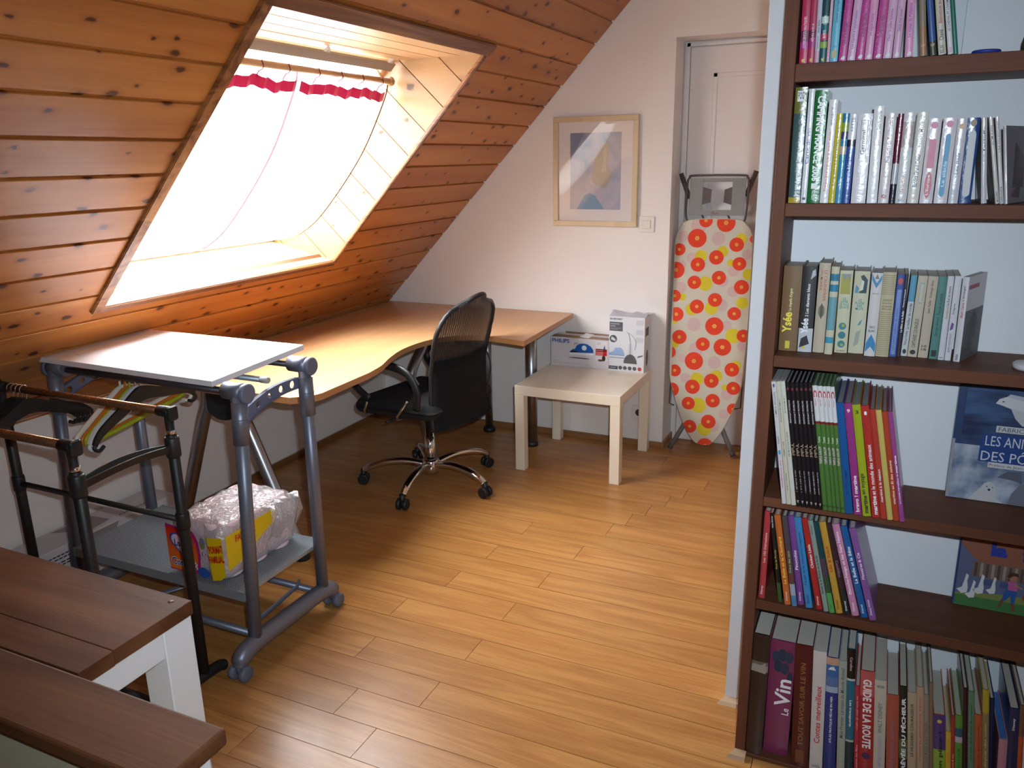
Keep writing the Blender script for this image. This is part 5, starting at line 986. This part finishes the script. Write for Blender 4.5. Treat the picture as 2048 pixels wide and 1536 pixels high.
SHELF['C']=('third',.112,'hard','m',[
 ('brown and gold',[(132,92,52)],[('Ysée',.22,.46,(240,215,70),'u',.5,-.12,.03),('1 La chapelle d\'argent',.46,.74,(240,225,140),'u',.2)],[(rc(.35,.6,.03,.12),(235,205,50),'label_mark')]),
 ('black and white',[(48,40,42),(.0,.28,(205,205,210))],[('Ysée',.22,.4,(235,235,240),'u',.5,-.1,.03),('2 Les diamants bleus',.42,.8,W_,'u',.22)],[(rc(.3,.5,.04,.14),(235,205,50),'label_mark'),([(.6,.85),(.95,.9),(.9,.97),(.7,.95)],(190,190,200),'splash_print'),([(.1,.05),(.8,.1),(.6,.2),(.2,.16)],(50,45,50),'splash_print')]),
 ('tall beige',[(205,186,160)],[('LE CALENDRIER',.58,.92,(180,90,60),'d',.26,.14),('DU MONDE',.7,.92,(180,90,60),'d',.22,-.2)],[(dsk(.5,.47,.28,.07),(120,115,80),'emblem_print'),(dsk(.5,.47,.1,.09),(70,80,80),'emblem_print')]),
 ('turquoise and cream striped',[(216,206,176),(.84,.92,(40,140,180)),(.72,.80,(40,140,180)),(.28,.66,(110,170,180)),(.13,.2,(60,160,195))],[('CALENDES',.86,.9,(20,80,110),'f',.7)],[]),
 ('cream atlas',[(218,210,176)],[('LE',.65,.68,(30,130,130),'f',.25),('LIVRE',.615,.645,(30,130,130),'f',.55),('DE TOUS',.58,.61,(30,130,130),'f',.7),('LES PAYS',.545,.575,(30,130,130),'f',.75),('GALLIMARD',.02,.035,(90,90,70),'f',.7)],[(rc(.12,.88,.72,.96),(178,170,60),'mountain_print'),([(.15,.96),(.4,.88),(.55,.94),(.75,.88),(.88,.96)],(140,150,150),'mountain_print'),(dsk(.5,.33,.3,.045),(50,140,160),'globe_print'),(dsk(.5,.22,.3,.045),(40,130,150),'globe_print'),(dsk(.5,.11,.3,.045),(50,140,150),'globe_print'),(dsk(.55,.34,.12,.02),(190,180,60),'globe_print'),(dsk(.55,.1,.12,.018),(190,180,60),'globe_print')]),
 ('cream dictionary',[(216,210,178)],[('LE',.64,.67,(30,130,130),'f',.2),('PLAISIR',.605,.635,(30,130,130),'f',.6),('DES',.57,.6,(30,130,130),'f',.35),('MOTS',.535,.565,(30,130,130),'f',.5)],[([(.1,.74),(.9,.74),(.88,.96),(.3,.97),(.12,.9)],(210,200,160),'bird_print'),([(.35,.74),(.85,.74),(.88,.9),(.6,.96),(.4,.94),(.55,.88)],(25,55,75),'bird_print'),([(.4,.76),(.62,.78),(.66,.88),(.5,.9)],(225,225,205),'bird_print'),([(.1,.74),(.3,.74),(.35,.8),(.15,.84)],(60,150,190),'bird_print'),([(.45,.34),(.65,.36),(.75,.42),(.6,.4)],(60,150,180),'bird_print'),([(.3,.08),(.6,.12),(.7,.3),(.4,.26)],(170,175,160),'bird_print')]),
 ('white with blue chevrons',[(225,218,215)],[('CROC',.34,.37,(50,40,40),'f',.55),('BLANC',.295,.325,(50,40,40),'f',.6),('jack london',.745,.765,(60,50,50),'f',.6)],[([(.05,.92),(.5,.82),(.95,.92),(.95,.98),(.5,.88),(.05,.98)],(50,140,200),'chevron_print'),([(.05,.05),(.5,.12),(.95,.05),(.95,.16),(.5,.27),(.05,.16)],(40,140,205),'chevron_print'),([(.3,.93),(.7,.93),(.5,.99)],(120,120,120),'chevron_print')]),
 ('ribbed ivory',[(205,190,150)]+[(.02+.024*k,.030+.024*k,(170,155,120)) for k in range(22)]+[(.74+.024*k,.75+.024*k,(170,155,120)) for k in range(10)],[('CONTES ET',.66,.685,(90,80,60),'f',.7),('LÉGENDES',.63,.65,(90,80,60),'f',.7),('DE GRANDE',.59,.61,(90,80,60),'f',.75),('BRETAGNE',.56,.58,(90,80,60),'f',.7)],[]),
 ('blue with pale panel',[(55,85,175)],[('Les petits enfants du siècle',.08,.6,(70,90,160),'u',.4)],[(rc(.2,.8,.03,.82),(120,150,215),'panel_print'),(dsk(.5,.92,.35,.04),(220,70,50),'badge_mark')]),
 ('dark purple',[(60,48,66)],[('La Bête et la Belle',.3,.56,W_,'u',.5),('Thierry Jonquet',.6,.82,W_,'u',.45)],[]),
 ('white with sky-blue top',[(216,214,214),(.68,1,(90,165,200))],[('Aldous Huxley',.14,.32,(60,55,70),'u',.5),('Le meilleur des mondes',.34,.66,(60,55,70),'u',.5)],[(dsk(.5,.06,.3,.03),(40,40,50),'label_mark')]),
 ('beige with framed label',[(208,192,168)],[('CAPITAINES COURAGEUX',.12,.48,(70,60,55),'u',.4)],[(rc(.3,.75,.66,.92),(150,180,180),'label_print'),(rc(.38,.68,.68,.9),(215,200,178),'label_print'),(dsk(.5,.06,.3,.03),(40,38,40),'label_mark')]),
 ('pinkish beige',[(206,186,164)],[('Jean Failler',.55,.72,(80,60,50),'u',.35),('Northanger Abbey',.74,.95,(80,60,50),'u',.35),('10',.13,.16,(50,45,45),'f',.5),('18',.09,.12,(50,45,45),'f',.5)],[]),
 ('teal green',[(80,140,130)],[('Georges Simenon',.28,.52,(30,60,60),'u',.4),('Touriste de bananes',.54,.8,(30,60,60),'u',.4)],[(rc(.2,.8,.03,.11),(25,40,45),'label_mark')]),
 ('white with olive lettering',[(220,216,222)],[('Ionesco',.5,.64,(130,140,40),'u',.45),('Le Roi se meurt',.65,.88,(60,60,70),'u',.42),('folio',.02,.04,(60,60,70),'f',.6)],[]),
 ('white with purple flourish',[(222,216,226)],[('Antigone',.55,.68,(80,60,90),'u',.4),('JEAN ANOUILH',.1,.32,(110,90,120),'u',.4)],[([(.2,.36),(.7,.38),(.8,.44),(.4,.46)],(120,70,150),'flourish_print')]),
 ('white red-named',[(226,222,226)],[('Albert Camus',.52,.7,(200,50,50),'u',.42),('L\'étranger',.72,.9,(70,70,80),'u',.4),('folio',.02,.09,(50,50,60),'u',.45)],[]),
])
bk_,gn=(34,26,30),(86,132,58)
manga=lambda t:('black',[bk_],[('PATRICIA LYFOUNG',.68,.86,(215,205,205),'d',.36),('Yuki',.42,.52,(170,140,120),'d',.7,0,.02),(t,.12,.3,(200,195,195),'d',.28)],[([(.25,.05),(.75,.05),(.5,.025)],(200,170,175),'label_mark'),(dsk(.5,.95,.3,.012),(110,30,35),'label_mark')])
comic=lambda n_:('green and white',[gn,(.72,1,(232,230,232)),(.70,.72,(150,35,35))],[('TRIPLE GALOP',.38,.52,(225,190,210),'u',.55),('Tome',.55,.60,(215,220,200),'u',.5),('à bulles',.84,.9,(190,90,90),'d',.35),('C',.91,.965,(190,50,50),'d',.8,0,.04),('Bamboo',.03,.05,(30,50,25),'f',.8)],[])
SHELF['D']=('fourth',.215,'hard','s',[
 ('pinkish white',[(222,214,214)],[('GASTON TOME 1',.72,.92,(90,90,110),'d',.4),('GUIDE DE',.5,.56,(70,70,90),'d',.4),('Les Compagnons',.14,.36,(200,70,130),'d',.55)],[(dsk(.5,.97,.25,.015),(80,100,150),'label_mark'),(dsk(.5,.43,.3,.02),(80,160,210),'label_mark')]),
 ('cream',[(218,208,186)],[('TOMES DE 6 SAISONS',.68,.86,(100,90,80),'d',.32),('PETIT VAMPIRE',.4,.52,(110,100,90),'d',.32),('BANDES DE RÊVES',.12,.26,(110,100,90),'d',.32)],[]),
 ('ivory',[(222,218,202)],[('BALADE AU BOUT DU MONDE',.4,.6,(100,95,85),'d',.35),('LA MARQUE',.75,.88,(100,95,85),'d',.35)],[]),
 manga('QUI SUIS-JE ?'),manga('QUI EST LÀ ?'),manga('OÙ ES-TU PARTI ?'),manga('QUI COMPRENDRE ?'),manga('LA ROSE DES VENTS'),manga('ELLE SÈME LA MORT'),
 comic(1),comic(2),comic(3),comic(4),comic(5),
 ('blue',[(24,92,170)],[('LES TROIS POMMES',.18,.40,(20,50,110),'u',.35)],[]),
 ('magenta',[(168,50,140)],[('bravo ! martine',.03,.36,W_,'u',.5,0,.025),('9',.92,.95,W_,'f',.4)],[]),
 ('lime green',[(178,190,30)],[('martine',.03,.19,K_,'u',.5,0,.03),('en voyage',.2,.39,K_,'u',.5),('3',.92,.95,K_,'f',.4)],[]),
 ('bright red',[(206,48,42)],[('martine',.03,.2,W_,'u',.5,0,.03),('et le monde des animaux',.21,.66,W_,'u',.48),('1',.92,.95,W_,'f',.3)],[]),
 ('coral red',[(206,60,48)],[('martine à la maison',.16,.46,W_,'u',.45)],[]),
 ('pale yellow',[(224,196,98)],[],[]),
 ('orange red',[(200,68,40)],[('martine au fil des saisons',.16,.56,(245,225,200),'u',.42)],[]),
 ('orchid purple',[(172,72,150)],[('Le monde merveilleux de',.17,.44,W_,'u',.35),('martine',.45,.61,W_,'u',.42,0,.03)],[]),
])
dz=lambda c=W_:('Disney',.05,.15,c,'u',.4,0,.01)
SHELF['E']=('fifth',.19,'hard','s',[
 ('coral red upright',[(206,62,66)],[('Les 102 Dalmatiens',.42,.76,(240,200,190),'u',.38),dz()],[]),
 ('black and leaf green',[(40,38,32),(.0,.22,(70,100,50))],[('Rox et Rouky',.38,.6,(200,170,70),'u',.55),('Walt Disney',.84,.97,W_,'u',.4)],[]),
 ('bright orange',[(222,110,42)],[('La Belle et le Clochard',.24,.76,(245,205,90),'u',.45),dz()],[]),
 ('grey brown patterned',[(92,78,84),(.0,.12,(80,140,190)),(.12,.25,(170,180,200)),(.25,.36,(120,70,60))],[('Frère des ours',.38,.62,(205,180,90),'u',.45)],[]),
 ('violet',[(140,74,160)],[('Pinocchio',.4,.62,W_,'u',.48,0,.02),dz()],[]),
 ('sky blue',[(62,148,214)],[('Taram et le chaudron magique',.25,.84,(24,60,140),'u',.42),dz((20,40,100))],[]),
 ('scarlet',[(204,42,40)],[('Chicken Little',.46,.72,W_,'u',.45,0,.02),dz()],[]),
 ('sage grey',[(150,168,158)],[('Bambi 2, le Prince de la forêt',.2,.62,(40,50,50),'u',.5),('Disney',.85,.95,(60,90,90),'u',.4)],[]),
 ('teal and grass green',[(24,76,84),(.0,.22,(90,180,90)),(.22,.4,(60,90,60)),(.4,.6,(90,70,90))],[('Disney',.05,.1,(30,80,40),'u',.35)],[]),
 ('ochre yellow',[(222,164,56)],[('Lilo & Stitch',.46,.74,(190,50,40),'u',.45,0,.02),dz(K_)],[]),
 ('dark brown',[(66,42,48),(.0,.3,(36,50,50))],[('Cendrillon',.42,.6,(170,110,150),'d',.5),('Disney',.05,.16,W_,'u',.45)],[]),
 ('bubblegum pink',[(224,140,184)],[('Blanche-Neige et les Sept Nains',.24,.92,(250,230,240),'u',.5,0,.02),dz()],[]),
 ('royal blue',[(30,104,182)],[('La Belle et la Bête',.38,.78,W_,'u',.48,0,.02),dz()],[]),
 ('lilac purple',[(146,88,172)],[('Monstres & Cie',.45,.74,W_,'u',.42),('Disney PIXAR',.06,.23,W_,'u',.35)],[]),
])
SHELF['F']=('bottom',.195,'hard','s',[
 ('thick dark brown worn',[(52,34,30),(.70,.75,(150,140,130)),(.75,.78,(110,100,90))],[],[([(.0,.70),(.9,.69),(.85,.78),(.6,.755),(.1,.76)],(160,150,140),'torn_label')]),
 ('thick plum wine guide',[(140,44,90)],[('Vin',.44,.68,W_,'u',.62,.12,.02),('Le',.37,.43,W_,'u',.28,.27)],[(dsk(.25,.86,.16,.05),(44,60,90),'grape_print'),(dsk(.5,.88,.18,.055),(38,54,84),'grape_print'),(dsk(.76,.87,.17,.05),(44,60,90),'grape_print'),(dsk(.35,.78,.17,.05),(34,50,80),'grape_print'),(dsk(.62,.77,.18,.05),(40,56,88),'grape_print'),(dsk(.85,.7,.12,.045),(40,56,88),'grape_print')]),
 ('dark red gold-lettered',[(92,22,26)],[('TOUT SAVOIR SUR LE VIN',.18,.86,(150,100,50),'u',.28)],[(rc(.25,.75,.03,.14),(130,70,40),'label_mark')]),
 ('white red-lettered fairy tale',[(216,210,206)],[('Contes merveilleux',.24,.72,(200,40,60),'u',.45),('Lirabelle',.03,.06,(120,120,130),'f',.6)],[]),
 ('blue sea fishing',[(36,52,140),(.94,1,(205,160,130)),(.84,.94,(50,110,180)),(.71,.76,(170,185,215)),(.76,.84,(90,120,180))],[('ATLAS PRATIQUE PÊCHE EN MER',.28,.68,W_,'u',.26),('VAGNON',.03,.05,W_,'f',.65)],[([(.15,.9),(.8,.9),(.6,.93),(.3,.92)],(235,235,240),'boat_print')]),
 ('pale grey-green',[(176,178,168)],[('Mon Premier Larousse du Monde Animal',.35,.94,(70,110,110),'u',.45)],[]),
 ('black and teal',[(24,112,142),(.78,1,(22,20,22)),(.765,.78,(215,215,215)),(.30,.315,(190,200,180)),(.0,.30,(22,60,70))],[('Les transports',.42,.62,W_,'d',.4),('Caroline',.84,.94,(200,190,180),'d',.3)],[]),
 ('thin pinkish red',[(196,44,64)],[('les bons plats de saison',.55,.9,(235,170,170),'d',.4),('la cuisine en fête',.08,.4,(235,170,170),'u',.35)],[]),
 ('red road',[(186,40,44),(.78,1,(206,86,86))],[('GUIDE DE LA ROUTE',.33,.93,(240,225,225),'d',.62,0,.035)],[(dsk(.5,.26,.3,.03),(80,40,90),'label_mark'),(dsk(.5,.08,.3,.04),(235,220,220),'label_mark')]),
 ('cream',[(206,196,180)],[('DES BÊTES ÉTRANGES',.14,.48,(150,150,190),'u',.35),('WALT DISNEY',.52,.8,(110,110,125),'u',.35),('GRANDS CLASSIQUES',.93,.955,(60,60,60),'f',.6)],[]),
 ('salmon orange',[(186,84,66)],[('nos plus beaux contes',.1,.74,(120,110,150),'u',.32,0,.02)],[]),
 ('black angling',[(34,40,34),(.34,.52,(90,110,60))],[('LA VIE RÊVÉE DU PÊCHEUR',.02,.9,W_,'u',.6,0,.035)],[]),
 ('beige',[(190,168,140)],[('LE HUSSARD COURAGEUX',.4,.9,(60,45,35),'u',.32)],[]),
 ('tan red-lettered',[(196,160,128)],[('Contes de grand-mère d\'antan',.35,.92,(170,80,60),'u',.35),('FRANÇAIS',.1,.28,(60,45,35),'u',.35)],[]),
 ('stone grey',[(158,142,124)],[('CONTES LUTINS',.3,.75,(110,100,95),'u',.4)],[]),
 ('tall dusty brown',[(140,112,90)],[],[]),
 ('purple lime and orange banded',[(214,80,30),(.62,1,(84,56,128)),(.32,.62,(150,180,50))],[('Tous en piste !',.12,.82,K_,'u',.42,.1,.02)],[(dsk(.5,.93,.2,.02),(220,200,70),'sun_print')]),
 ('bright yellow',[(226,180,50)],[('petits tours',.6,.9,(190,100,30),'u',.3)],[]),
 ('thin red',[(190,50,46)],[('à l\'école',.2,.6,(230,170,150),'u',.4)],[]),
 ('green with blue picture',[(96,156,54),(.78,.87,(40,90,120)),(.72,.78,(190,180,185))],[('LES TRANSPORTS EN FOLIE',.05,.66,(40,100,40),'u',.4)],[]),
 ('tall dark maroon',[(58,22,34)],[],[]),
 ('pale green',[(100,140,108)],[('nos amis de la ferme de toujours',.45,.9,(30,60,45),'u',.35)],[]),
 ('orange',[(196,88,50)],[('contes du soir gourmands',.3,.9,(120,40,25),'u',.3)],[]),
 ('tall mustard yellow',[(196,164,40),(.0,.82,(150,130,80))],[('bibliothèque du soir',.2,.75,(190,180,130),'u',.4)],[]),
 ('set-back navy',[(38,44,84)],[],[]),
 ('pink with blue cover',[(196,130,150)],[('ma vie en rose',.05,.4,(90,50,70),'u',.3)],[]),
 ('navy blue',[(36,44,88)],[('Disney',.82,.92,W_,'u',.3)],[]),
 ('tall brown and orange',[(120,84,62),(.5,.75,(200,80,40))],[],[]),
])
KIND={'paper':'paperback','hard':'hardback'}
group_of={'A':'books on the top shelf','B':'books on the second shelf','C':'books on the third shelf','D':'books on the fourth shelf','E':'books on the fifth shelf','F':'books on the bottom shelf'}
for key,(nm,dp,kd,gl,L) in SHELF.items():
    G=BOOKS[key]
    z=dict(A=1.719,B=1.436,C=1.096,D=.746,E=.468,F=.012)[key]
    cnt={}
    for s_ in L: cnt[s_[0]]=cnt.get(s_[0],0)+1
    for i,((x,w_,h,lean,yf),(cn,cols,texts,marks)) in enumerate(zip(G,L)):
        k=kd
        if key=='A': h=.215+.012*math.sin(i*1.7); texts=[(t[0],t[1]*.53,t[2]*.53)+tuple(t[3:]) for t in texts]; cols=[cols[0]]+[(a*.53,b*.53 if b<1 else 1,c) for a,b,c in cols[1:]]; marks=[([(p_[0],p_[1]*.53) for p_ in m_[0]],m_[1],m_[2]) for m_ in marks]
        if key=='C' and i>=8: k='paper'
        if key=='D': yf=1.842; k='paper' if i<3 else 'hard'
        if key=='F': h+=.018
        if key=='E' and i==0: lean=0
        d=min(dp,SY1-.002-yf)
        if key=='F' and h>.30: d=min(SY1-.004-yf,.2)
        label=f"{cn} book, {ORD[i]} from the left on the {nm} shelf"
        book(label,group_of[key],x,w_*.97,h,lean,yf,z,d,cols,texts,k,gl,flat('blue_edge',srgb(70,120,190),.5) if cn.startswith('pink with blue') else page_g if key in'BD' else page_m,marks)
# a few front covers that show
def facing(name,label,x0,z,w_,h,d,yb,lean_back,col,edge,spine=None):
    """book or card standing with its cover to the room, leaning back"""
    o=thing(name,label,'book',(x0,yb,z)); o.rotation_euler=(-lean_back,0,0)
    bm=bmesh.new(); bm_box(bm,0,w_,0,.0025,0,h,0,.0008); bm_box(bm,0,w_,d-.0025,d,0,h,0,.0008); bm_box(bm,0,.003,.002,d-.002,0,h)
    obj('cover',bm,col,o); obj('pages',box(.003,w_-.004,.0027,d-.0027,.003,h-.003),page_m,o); return o
pb=facing('book','large blue polar animals book displayed cover out on the fourth shelf',.188,.7464,.225,.305,.025,2.034,R(2),flat('polar_blue',srgb(44,66,106),.3),None)
Yc_=-.0006
ice,nt,p_=new('ice_print'); tc=N(nt,'TexCoord'); nz=N(nt,'TexNoise'); nz.inputs['Scale'].default_value=16; nz.inputs['Detail'].default_value=5; nt.links.new(tc.outputs['Object'],nz.inputs[0]); cr=N(nt,'ValToRGB')
for e_,(ps,c) in zip(cr.color_ramp.elements,((.38,srgb(96,112,140)),(.62,srgb(176,182,196)))): e_.position=ps; e_.color=(*c,1)
nt.links.new(nz.outputs['Fac'],cr.inputs[0]); nt.links.new(cr.outputs[0],p_.inputs['Base Color']); p_.inputs['Roughness'].default_value=.35
sea,nt,p_=new('sea_print'); tc=N(nt,'TexCoord'); mp=N(nt,'Mapping'); mp.inputs['Scale'].default_value=(3,3,12); nz=N(nt,'TexNoise'); nz.inputs['Scale'].default_value=3; nt.links.new(tc.outputs['Object'],mp.inputs[0]); nt.links.new(mp.outputs[0],nz.inputs[0]); cr=N(nt,'ValToRGB')
for e_,(ps,c) in zip(cr.color_ramp.elements,((.35,srgb(34,46,78)),(.65,srgb(66,90,132)))): e_.position=ps; e_.color=(*c,1)
nt.links.new(nz.outputs['Fac'],cr.inputs[0]); nt.links.new(cr.outputs[0],p_.inputs['Base Color']); p_.inputs['Roughness'].default_value=.35
flatpoly(rect(.018,.224,.148,.304),Yc_,sea,pb,'sea_picture'); flatpoly(rect(.006,.224,.001,.148),Yc_,ice,pb,'ice_picture'); flatpoly(rect(.002,.016,.148,.304),Yc_,INK(40,60,100),pb,'hinge_print'); flatpoly(rect(.0,.006,.001,.16),Yc_*1.1,INK(150,150,155),pb,'hinge_print')
wh=INK(206,202,206)
flatpoly([(.083,.262),(.090,.274),(.105,.281),(.13,.279),(.16,.272),(.224,.268),(.224,.252),(.19,.248),(.15,.246),(.12,.25),(.1,.257)],Yc_*2,wh,pb,'whale_picture'); flatpoly([(.118,.25),(.148,.247),(.154,.21),(.147,.209),(.13,.226)],Yc_*2.2,INK(190,186,192),pb,'whale_picture'); flatpoly([(.105,.281),(.112,.288),(.15,.283),(.19,.27),(.15,.272)],Yc_*2.2,INK(180,180,192),pb,'whale_picture'); flatpoly(circ(.099,.268,.0028,8,.0014),Yc_*3,INK(30,30,40),pb,'whale_picture')
flatpoly(rect(.062,.224,.108,.182),Yc_*3,INK(28,62,128),pb,'title_block'); flatpoly(rect(.092,.224,.188,.205),Yc_*3,INK(196,196,198),pb,'title_block'); flatpoly(rect(.085,.224,.094,.108),Yc_*3,INK(200,198,200),pb,'title_block')
lettering('FABRICE GENEVOIS',.172,.1965,.15,.011,Yc_*4,INK(70,74,92),pb); lettering('LES ANIMAUX',.150,.164,.155,.026,Yc_*4,INK(206,208,216),pb); lettering('DES PÔLES',.142,.127,.15,.032,Yc_*4,INK(206,208,216),pb); lettering('Préface de Jean-Louis Etienne',.158,.1,.14,.009,Yc_*4,INK(70,74,92),pb)
flatpoly([(.05,.0015),(.075,.035),(.083,.05),(.095,.056),(.107,.05),(.109,.035),(.112,.015),(.13,.0015)],Yc_*2,INK(188,186,190),pb,'bear_picture'); flatpoly(circ(.096,.034,.0032,8),Yc_*3,INK(40,38,44),pb,'bear_picture'); flatpoly(circ(.090,.042,.0016,6),Yc_*3,INK(40,38,44),pb,'bear_picture'); flatpoly(circ(.103,.041,.0016,6),Yc_*3,INK(40,38,44),pb,'bear_picture')
flatpoly([(.14,.0015),(.145,.03),(.16,.055),(.2,.075),(.224,.076),(.224,.0015)],Yc_*1.8,INK(110,112,124),pb,'bear_picture'); flatpoly([(.11,.07),(.13,.088),(.16,.09),(.165,.06),(.15,.065)],Yc_*1.6,INK(90,92,108),pb,'bear_picture')
pb.scale=(.91,.9,.91)
fb=facing('book','farm picture book with horse and geese displayed cover out on fifth shelf',.234,.4684,.22,.235,.012,2.036,R(3),flat('farm_blue',srgb(38,60,110),.3),None)
flatpoly(rect(.004,.219,.001,.234),Yc_,INK(92,96,128),fb,'yard_picture'); flatpoly(rect(.004,.219,.001,.03),Yc_*1.5,INK(64,112,60),fb,'grass_picture'); flatpoly([(.004,.03),(.219,.03),(.219,.045),(.12,.05),(.004,.034)],Yc_*1.6,INK(120,128,66),fb,'grass_picture')
flatpoly([(.004,.234),(.13,.234),(.16,.12),(.05,.125),(.03,.14),(.004,.17)],Yc_*1.5,INK(136,84,66),fb,'roof_picture'); flatpoly([(.13,.234),(.219,.234),(.219,.12),(.16,.12)],Yc_*1.4,INK(86,146,176),fb,'sky_picture'); flatpoly([(.15,.165),(.172,.2),(.196,.165)],Yc_*2,INK(180,86,52),fb,'roof_picture'); flatpoly(rect(.153,.193,.12,.165),Yc_*1.9,INK(150,140,130),fb,'tower_picture')
flatpoly(rect(.035,.16,.085,.126),Yc_*1.8,INK(112,92,84),fb,'house_picture')
for k in range(9): flatpoly(rect(.04+.0125*k,.046+.0125*k,.087,.124),Yc_*2.2,INK(150,134,116) if k%2 else INK(78,64,64),fb,'beam_picture')
for x in(.055,.1): flatpoly(rect(x,x+.028,.066,.082),Yc_*2,INK(70,80,118),fb,'window_picture')
for gx,gz,sc in((.022,.04,1),(.04,.03,.9),(.057,.045,1),(.084,.05,.85)):
    flatpoly([(gx-.016*sc,gz+.004),(gx-.004*sc,gz-.006*sc),(gx+.008*sc,gz-.002),(gx+.009*sc,gz+.012*sc),(gx+.006*sc,gz+.03*sc),(gx+.008*sc,gz+.045*sc),(gx+.002*sc,gz+.05*sc),(gx-.001*sc,gz+.03*sc),(gx-.004*sc,gz+.012*sc)],Yc_*3,INK(206,204,204),fb,'goose_picture')
flatpoly([(.116,.088),(.136,.086),(.138,.064),(.118,.062)],Yc_*3,INK(176,88,140),fb,'child_picture'); flatpoly([(.112,.064),(.138,.064),(.136,.03),(.128,.03),(.125,.05),(.116,.034),(.108,.036)],Yc_*3.2,INK(46,84,150),fb,'child_picture'); flatpoly(circ(.126,.098,.009,14,.011),Yc_*3.4,INK(164,108,80),fb,'child_picture'); flatpoly([(.112,.1),(.118,.112),(.134,.112),(.138,.102),(.126,.104),(.118,.096)],Yc_*3.6,INK(70,44,34),fb,'child_picture'); flatpoly([(.128,.078),(.15,.070),(.15,.074),(.13,.084)],Yc_*3.6,INK(170,112,84),fb,'child_picture'); 
flatpoly([(.106,.036),(.114,.036),(.106,.012),(.1,.012)],Yc_*3.1,INK(110,70,54),fb,'child_picture'); flatpoly([(.128,.03),(.136,.03),(.14,.008),(.132,.008)],Yc_*3.1,INK(110,70,54),fb,'child_picture')
flatpoly([(.148,.09),(.152,.082),(.162,.09),(.17,.1),(.172,.07),(.18,.058),(.176,.03),(.168,.006),(.175,.006),(.19,.04),(.204,.045),(.206,.006),(.213,.006),(.215,.05),(.219,.06),(.219,.13),(.2,.132),(.18,.136),(.16,.13),(.153,.118)],Yc_*3.3,INK(122,66,38),fb,'horse_picture'); flatpoly([(.16,.13),(.18,.137),(.2,.132),(.2,.12),(.186,.112),(.176,.12)],Yc_*3.8,INK(58,34,30),fb,'horse_picture')
flatpoly(circ(.158,.05,.008,12),Yc_*3.2,INK(150,60,44),fb,'hen_picture')
lettering('la',.088,.165,.036,.036,Yc_*4,INK(36,56,150),fb,bold=.05); lettering('ferme',.180,.163,.085,.038,Yc_*4,INK(36,56,150),fb,bold=.05); lettering('de',.166,.126,.022,.015,Yc_*4,INK(40,50,120),fb,bold=.03)
fb.scale=(.95,1,.95)
# cover of the last pocket books turned a little to the room
for nm_,rt,(x,y,z,w_,h,dd),c1 in (('B',-38,(.2105,1.893,1.4364,.105,.148,.006),(92,80,88)),('C',-30,(.1735,1.953,1.0964,.118,.186,.012),(150,146,148))):
    pass
lk=[o for o in bpy.data.objects if o.get('label','').startswith('white red-named')][0]
o=bpy.data.objects.new('cover_picture',None); bpy.data.objects.remove(o)
def side_cover(bookobj,w_,h,d,polys):
    for pts,c in polys:
        bm=bmesh.new(); bm.faces.new([bm.verts.new((w_*.97+.0003,a*d,b*h)) for a,b in pts]); obj('cover_picture',bm,INK(*c),bookobj)
side_cover(lk,BOOKS['C'][16][1],BOOKS['C'][16][2],.112,[(rc(0,1,0,1),(206,202,206)),(rc(0,1,.0,.6),(104,104,106)),([(.1,.05),(.6,.05),(.75,.45),(.5,.58),(.15,.4)],(150,148,150)),([(.05,.85),(.6,.85),(.6,.9),(.05,.9)],(200,80,90))])
lk2=[o for o in bpy.data.objects if o.get('label','').startswith('thin pocket')][0]
side_cover(lk2,BOOKS['B'][20][1],BOOKS['B'][20][2],.125,[(rc(0,1,0,1),(92,78,86)),([(.2,.2),(.7,.2),(.8,.6),(.4,.8)],(112,84,92)),([(.1,.1),(.5,.05),(.6,.3)],(120,70,84))])
lk.rotation_euler=(0,lk.rotation_euler.y,R(-22)); lk2.rotation_euler=(0,lk2.rotation_euler.y,R(-24))
# odds and ends on the shelves
wp=thing('white_card','large white card standing behind the books on the top shelf','card',(.105,2.045,1.7194)); wp.rotation_euler=(-R(3),0,0)
obj('sheet',box(0,.13,0,.003,0,.30),flat('white_board',srgb(222,224,230),.6),wp); obj('grey_sheet',box(.13,.235,-.002,.003,0,.30),flat('grey_board',srgb(205,207,212),.6),wp)
rg=tag(obj('hair_band',tube([(.022*math.cos(a*math.pi/10),.022*math.sin(a*math.pi/10),.0035) for a in range(20)],.0035,8,closed=True),flat('band_blue',srgb(40,60,150),.5),loc=(.14,1.90,1.7195)),'small dark blue hair band lying on the top shelf','hair band')
bs=thing('woven_bag','small brown woven bag at the right end of the top shelf','bag',(.247,1.93,1.7195))
bm=bmesh.new(); bm_box(bm,-.05,.09,-.035,.035,0,.075,0,.02,3)
for v in bm.verts: v.co.x+=v.co.z*.25*(1 if v.co.x<0 else -.3)
for f in bm.faces: f.smooth=True
wvm,nt,p_=new('woven_brown'); tc=N(nt,'TexCoord'); ck=N(nt,'TexChecker'); ck.inputs['Scale'].default_value=90; ck.inputs['Color1'].default_value=(*srgb(70,52,38),1); ck.inputs['Color2'].default_value=(*srgb(120,98,60),1); nt.links.new(tc.outputs['Object'],ck.inputs[0]); nt.links.new(ck.outputs[0],p_.inputs['Base Color']); p_.inputs['Roughness'].default_value=.8
obj('bag_body',bm,wvm,bs); obj('bag_handle',tube(smooth_pts([(-.03,0,.07),(-.01,0,.12),(.04,0,.13),(.07,0,.07)],5),.004,8),MATS['charcoal_plastic'],bs); obj('bag_trim',tube([(-.045,-.034,.02),(.0,-.037,.03),(.08,-.036,.02)],.005,6),flat('trim_blue',srgb(40,60,120),.6),bs)
tag(obj('round_lid',lathe([(.001,0),(.03,0),(.032,.004),(.032,.010),(.028,.013),(.001,.0132)],(0,0,0),24),flat('lid_white',srgb(205,205,212),.4),loc=(.30,1.93,1.0965)),'small white round lid on the third shelf','lid')
bpy.data.scenes.remove(TS)
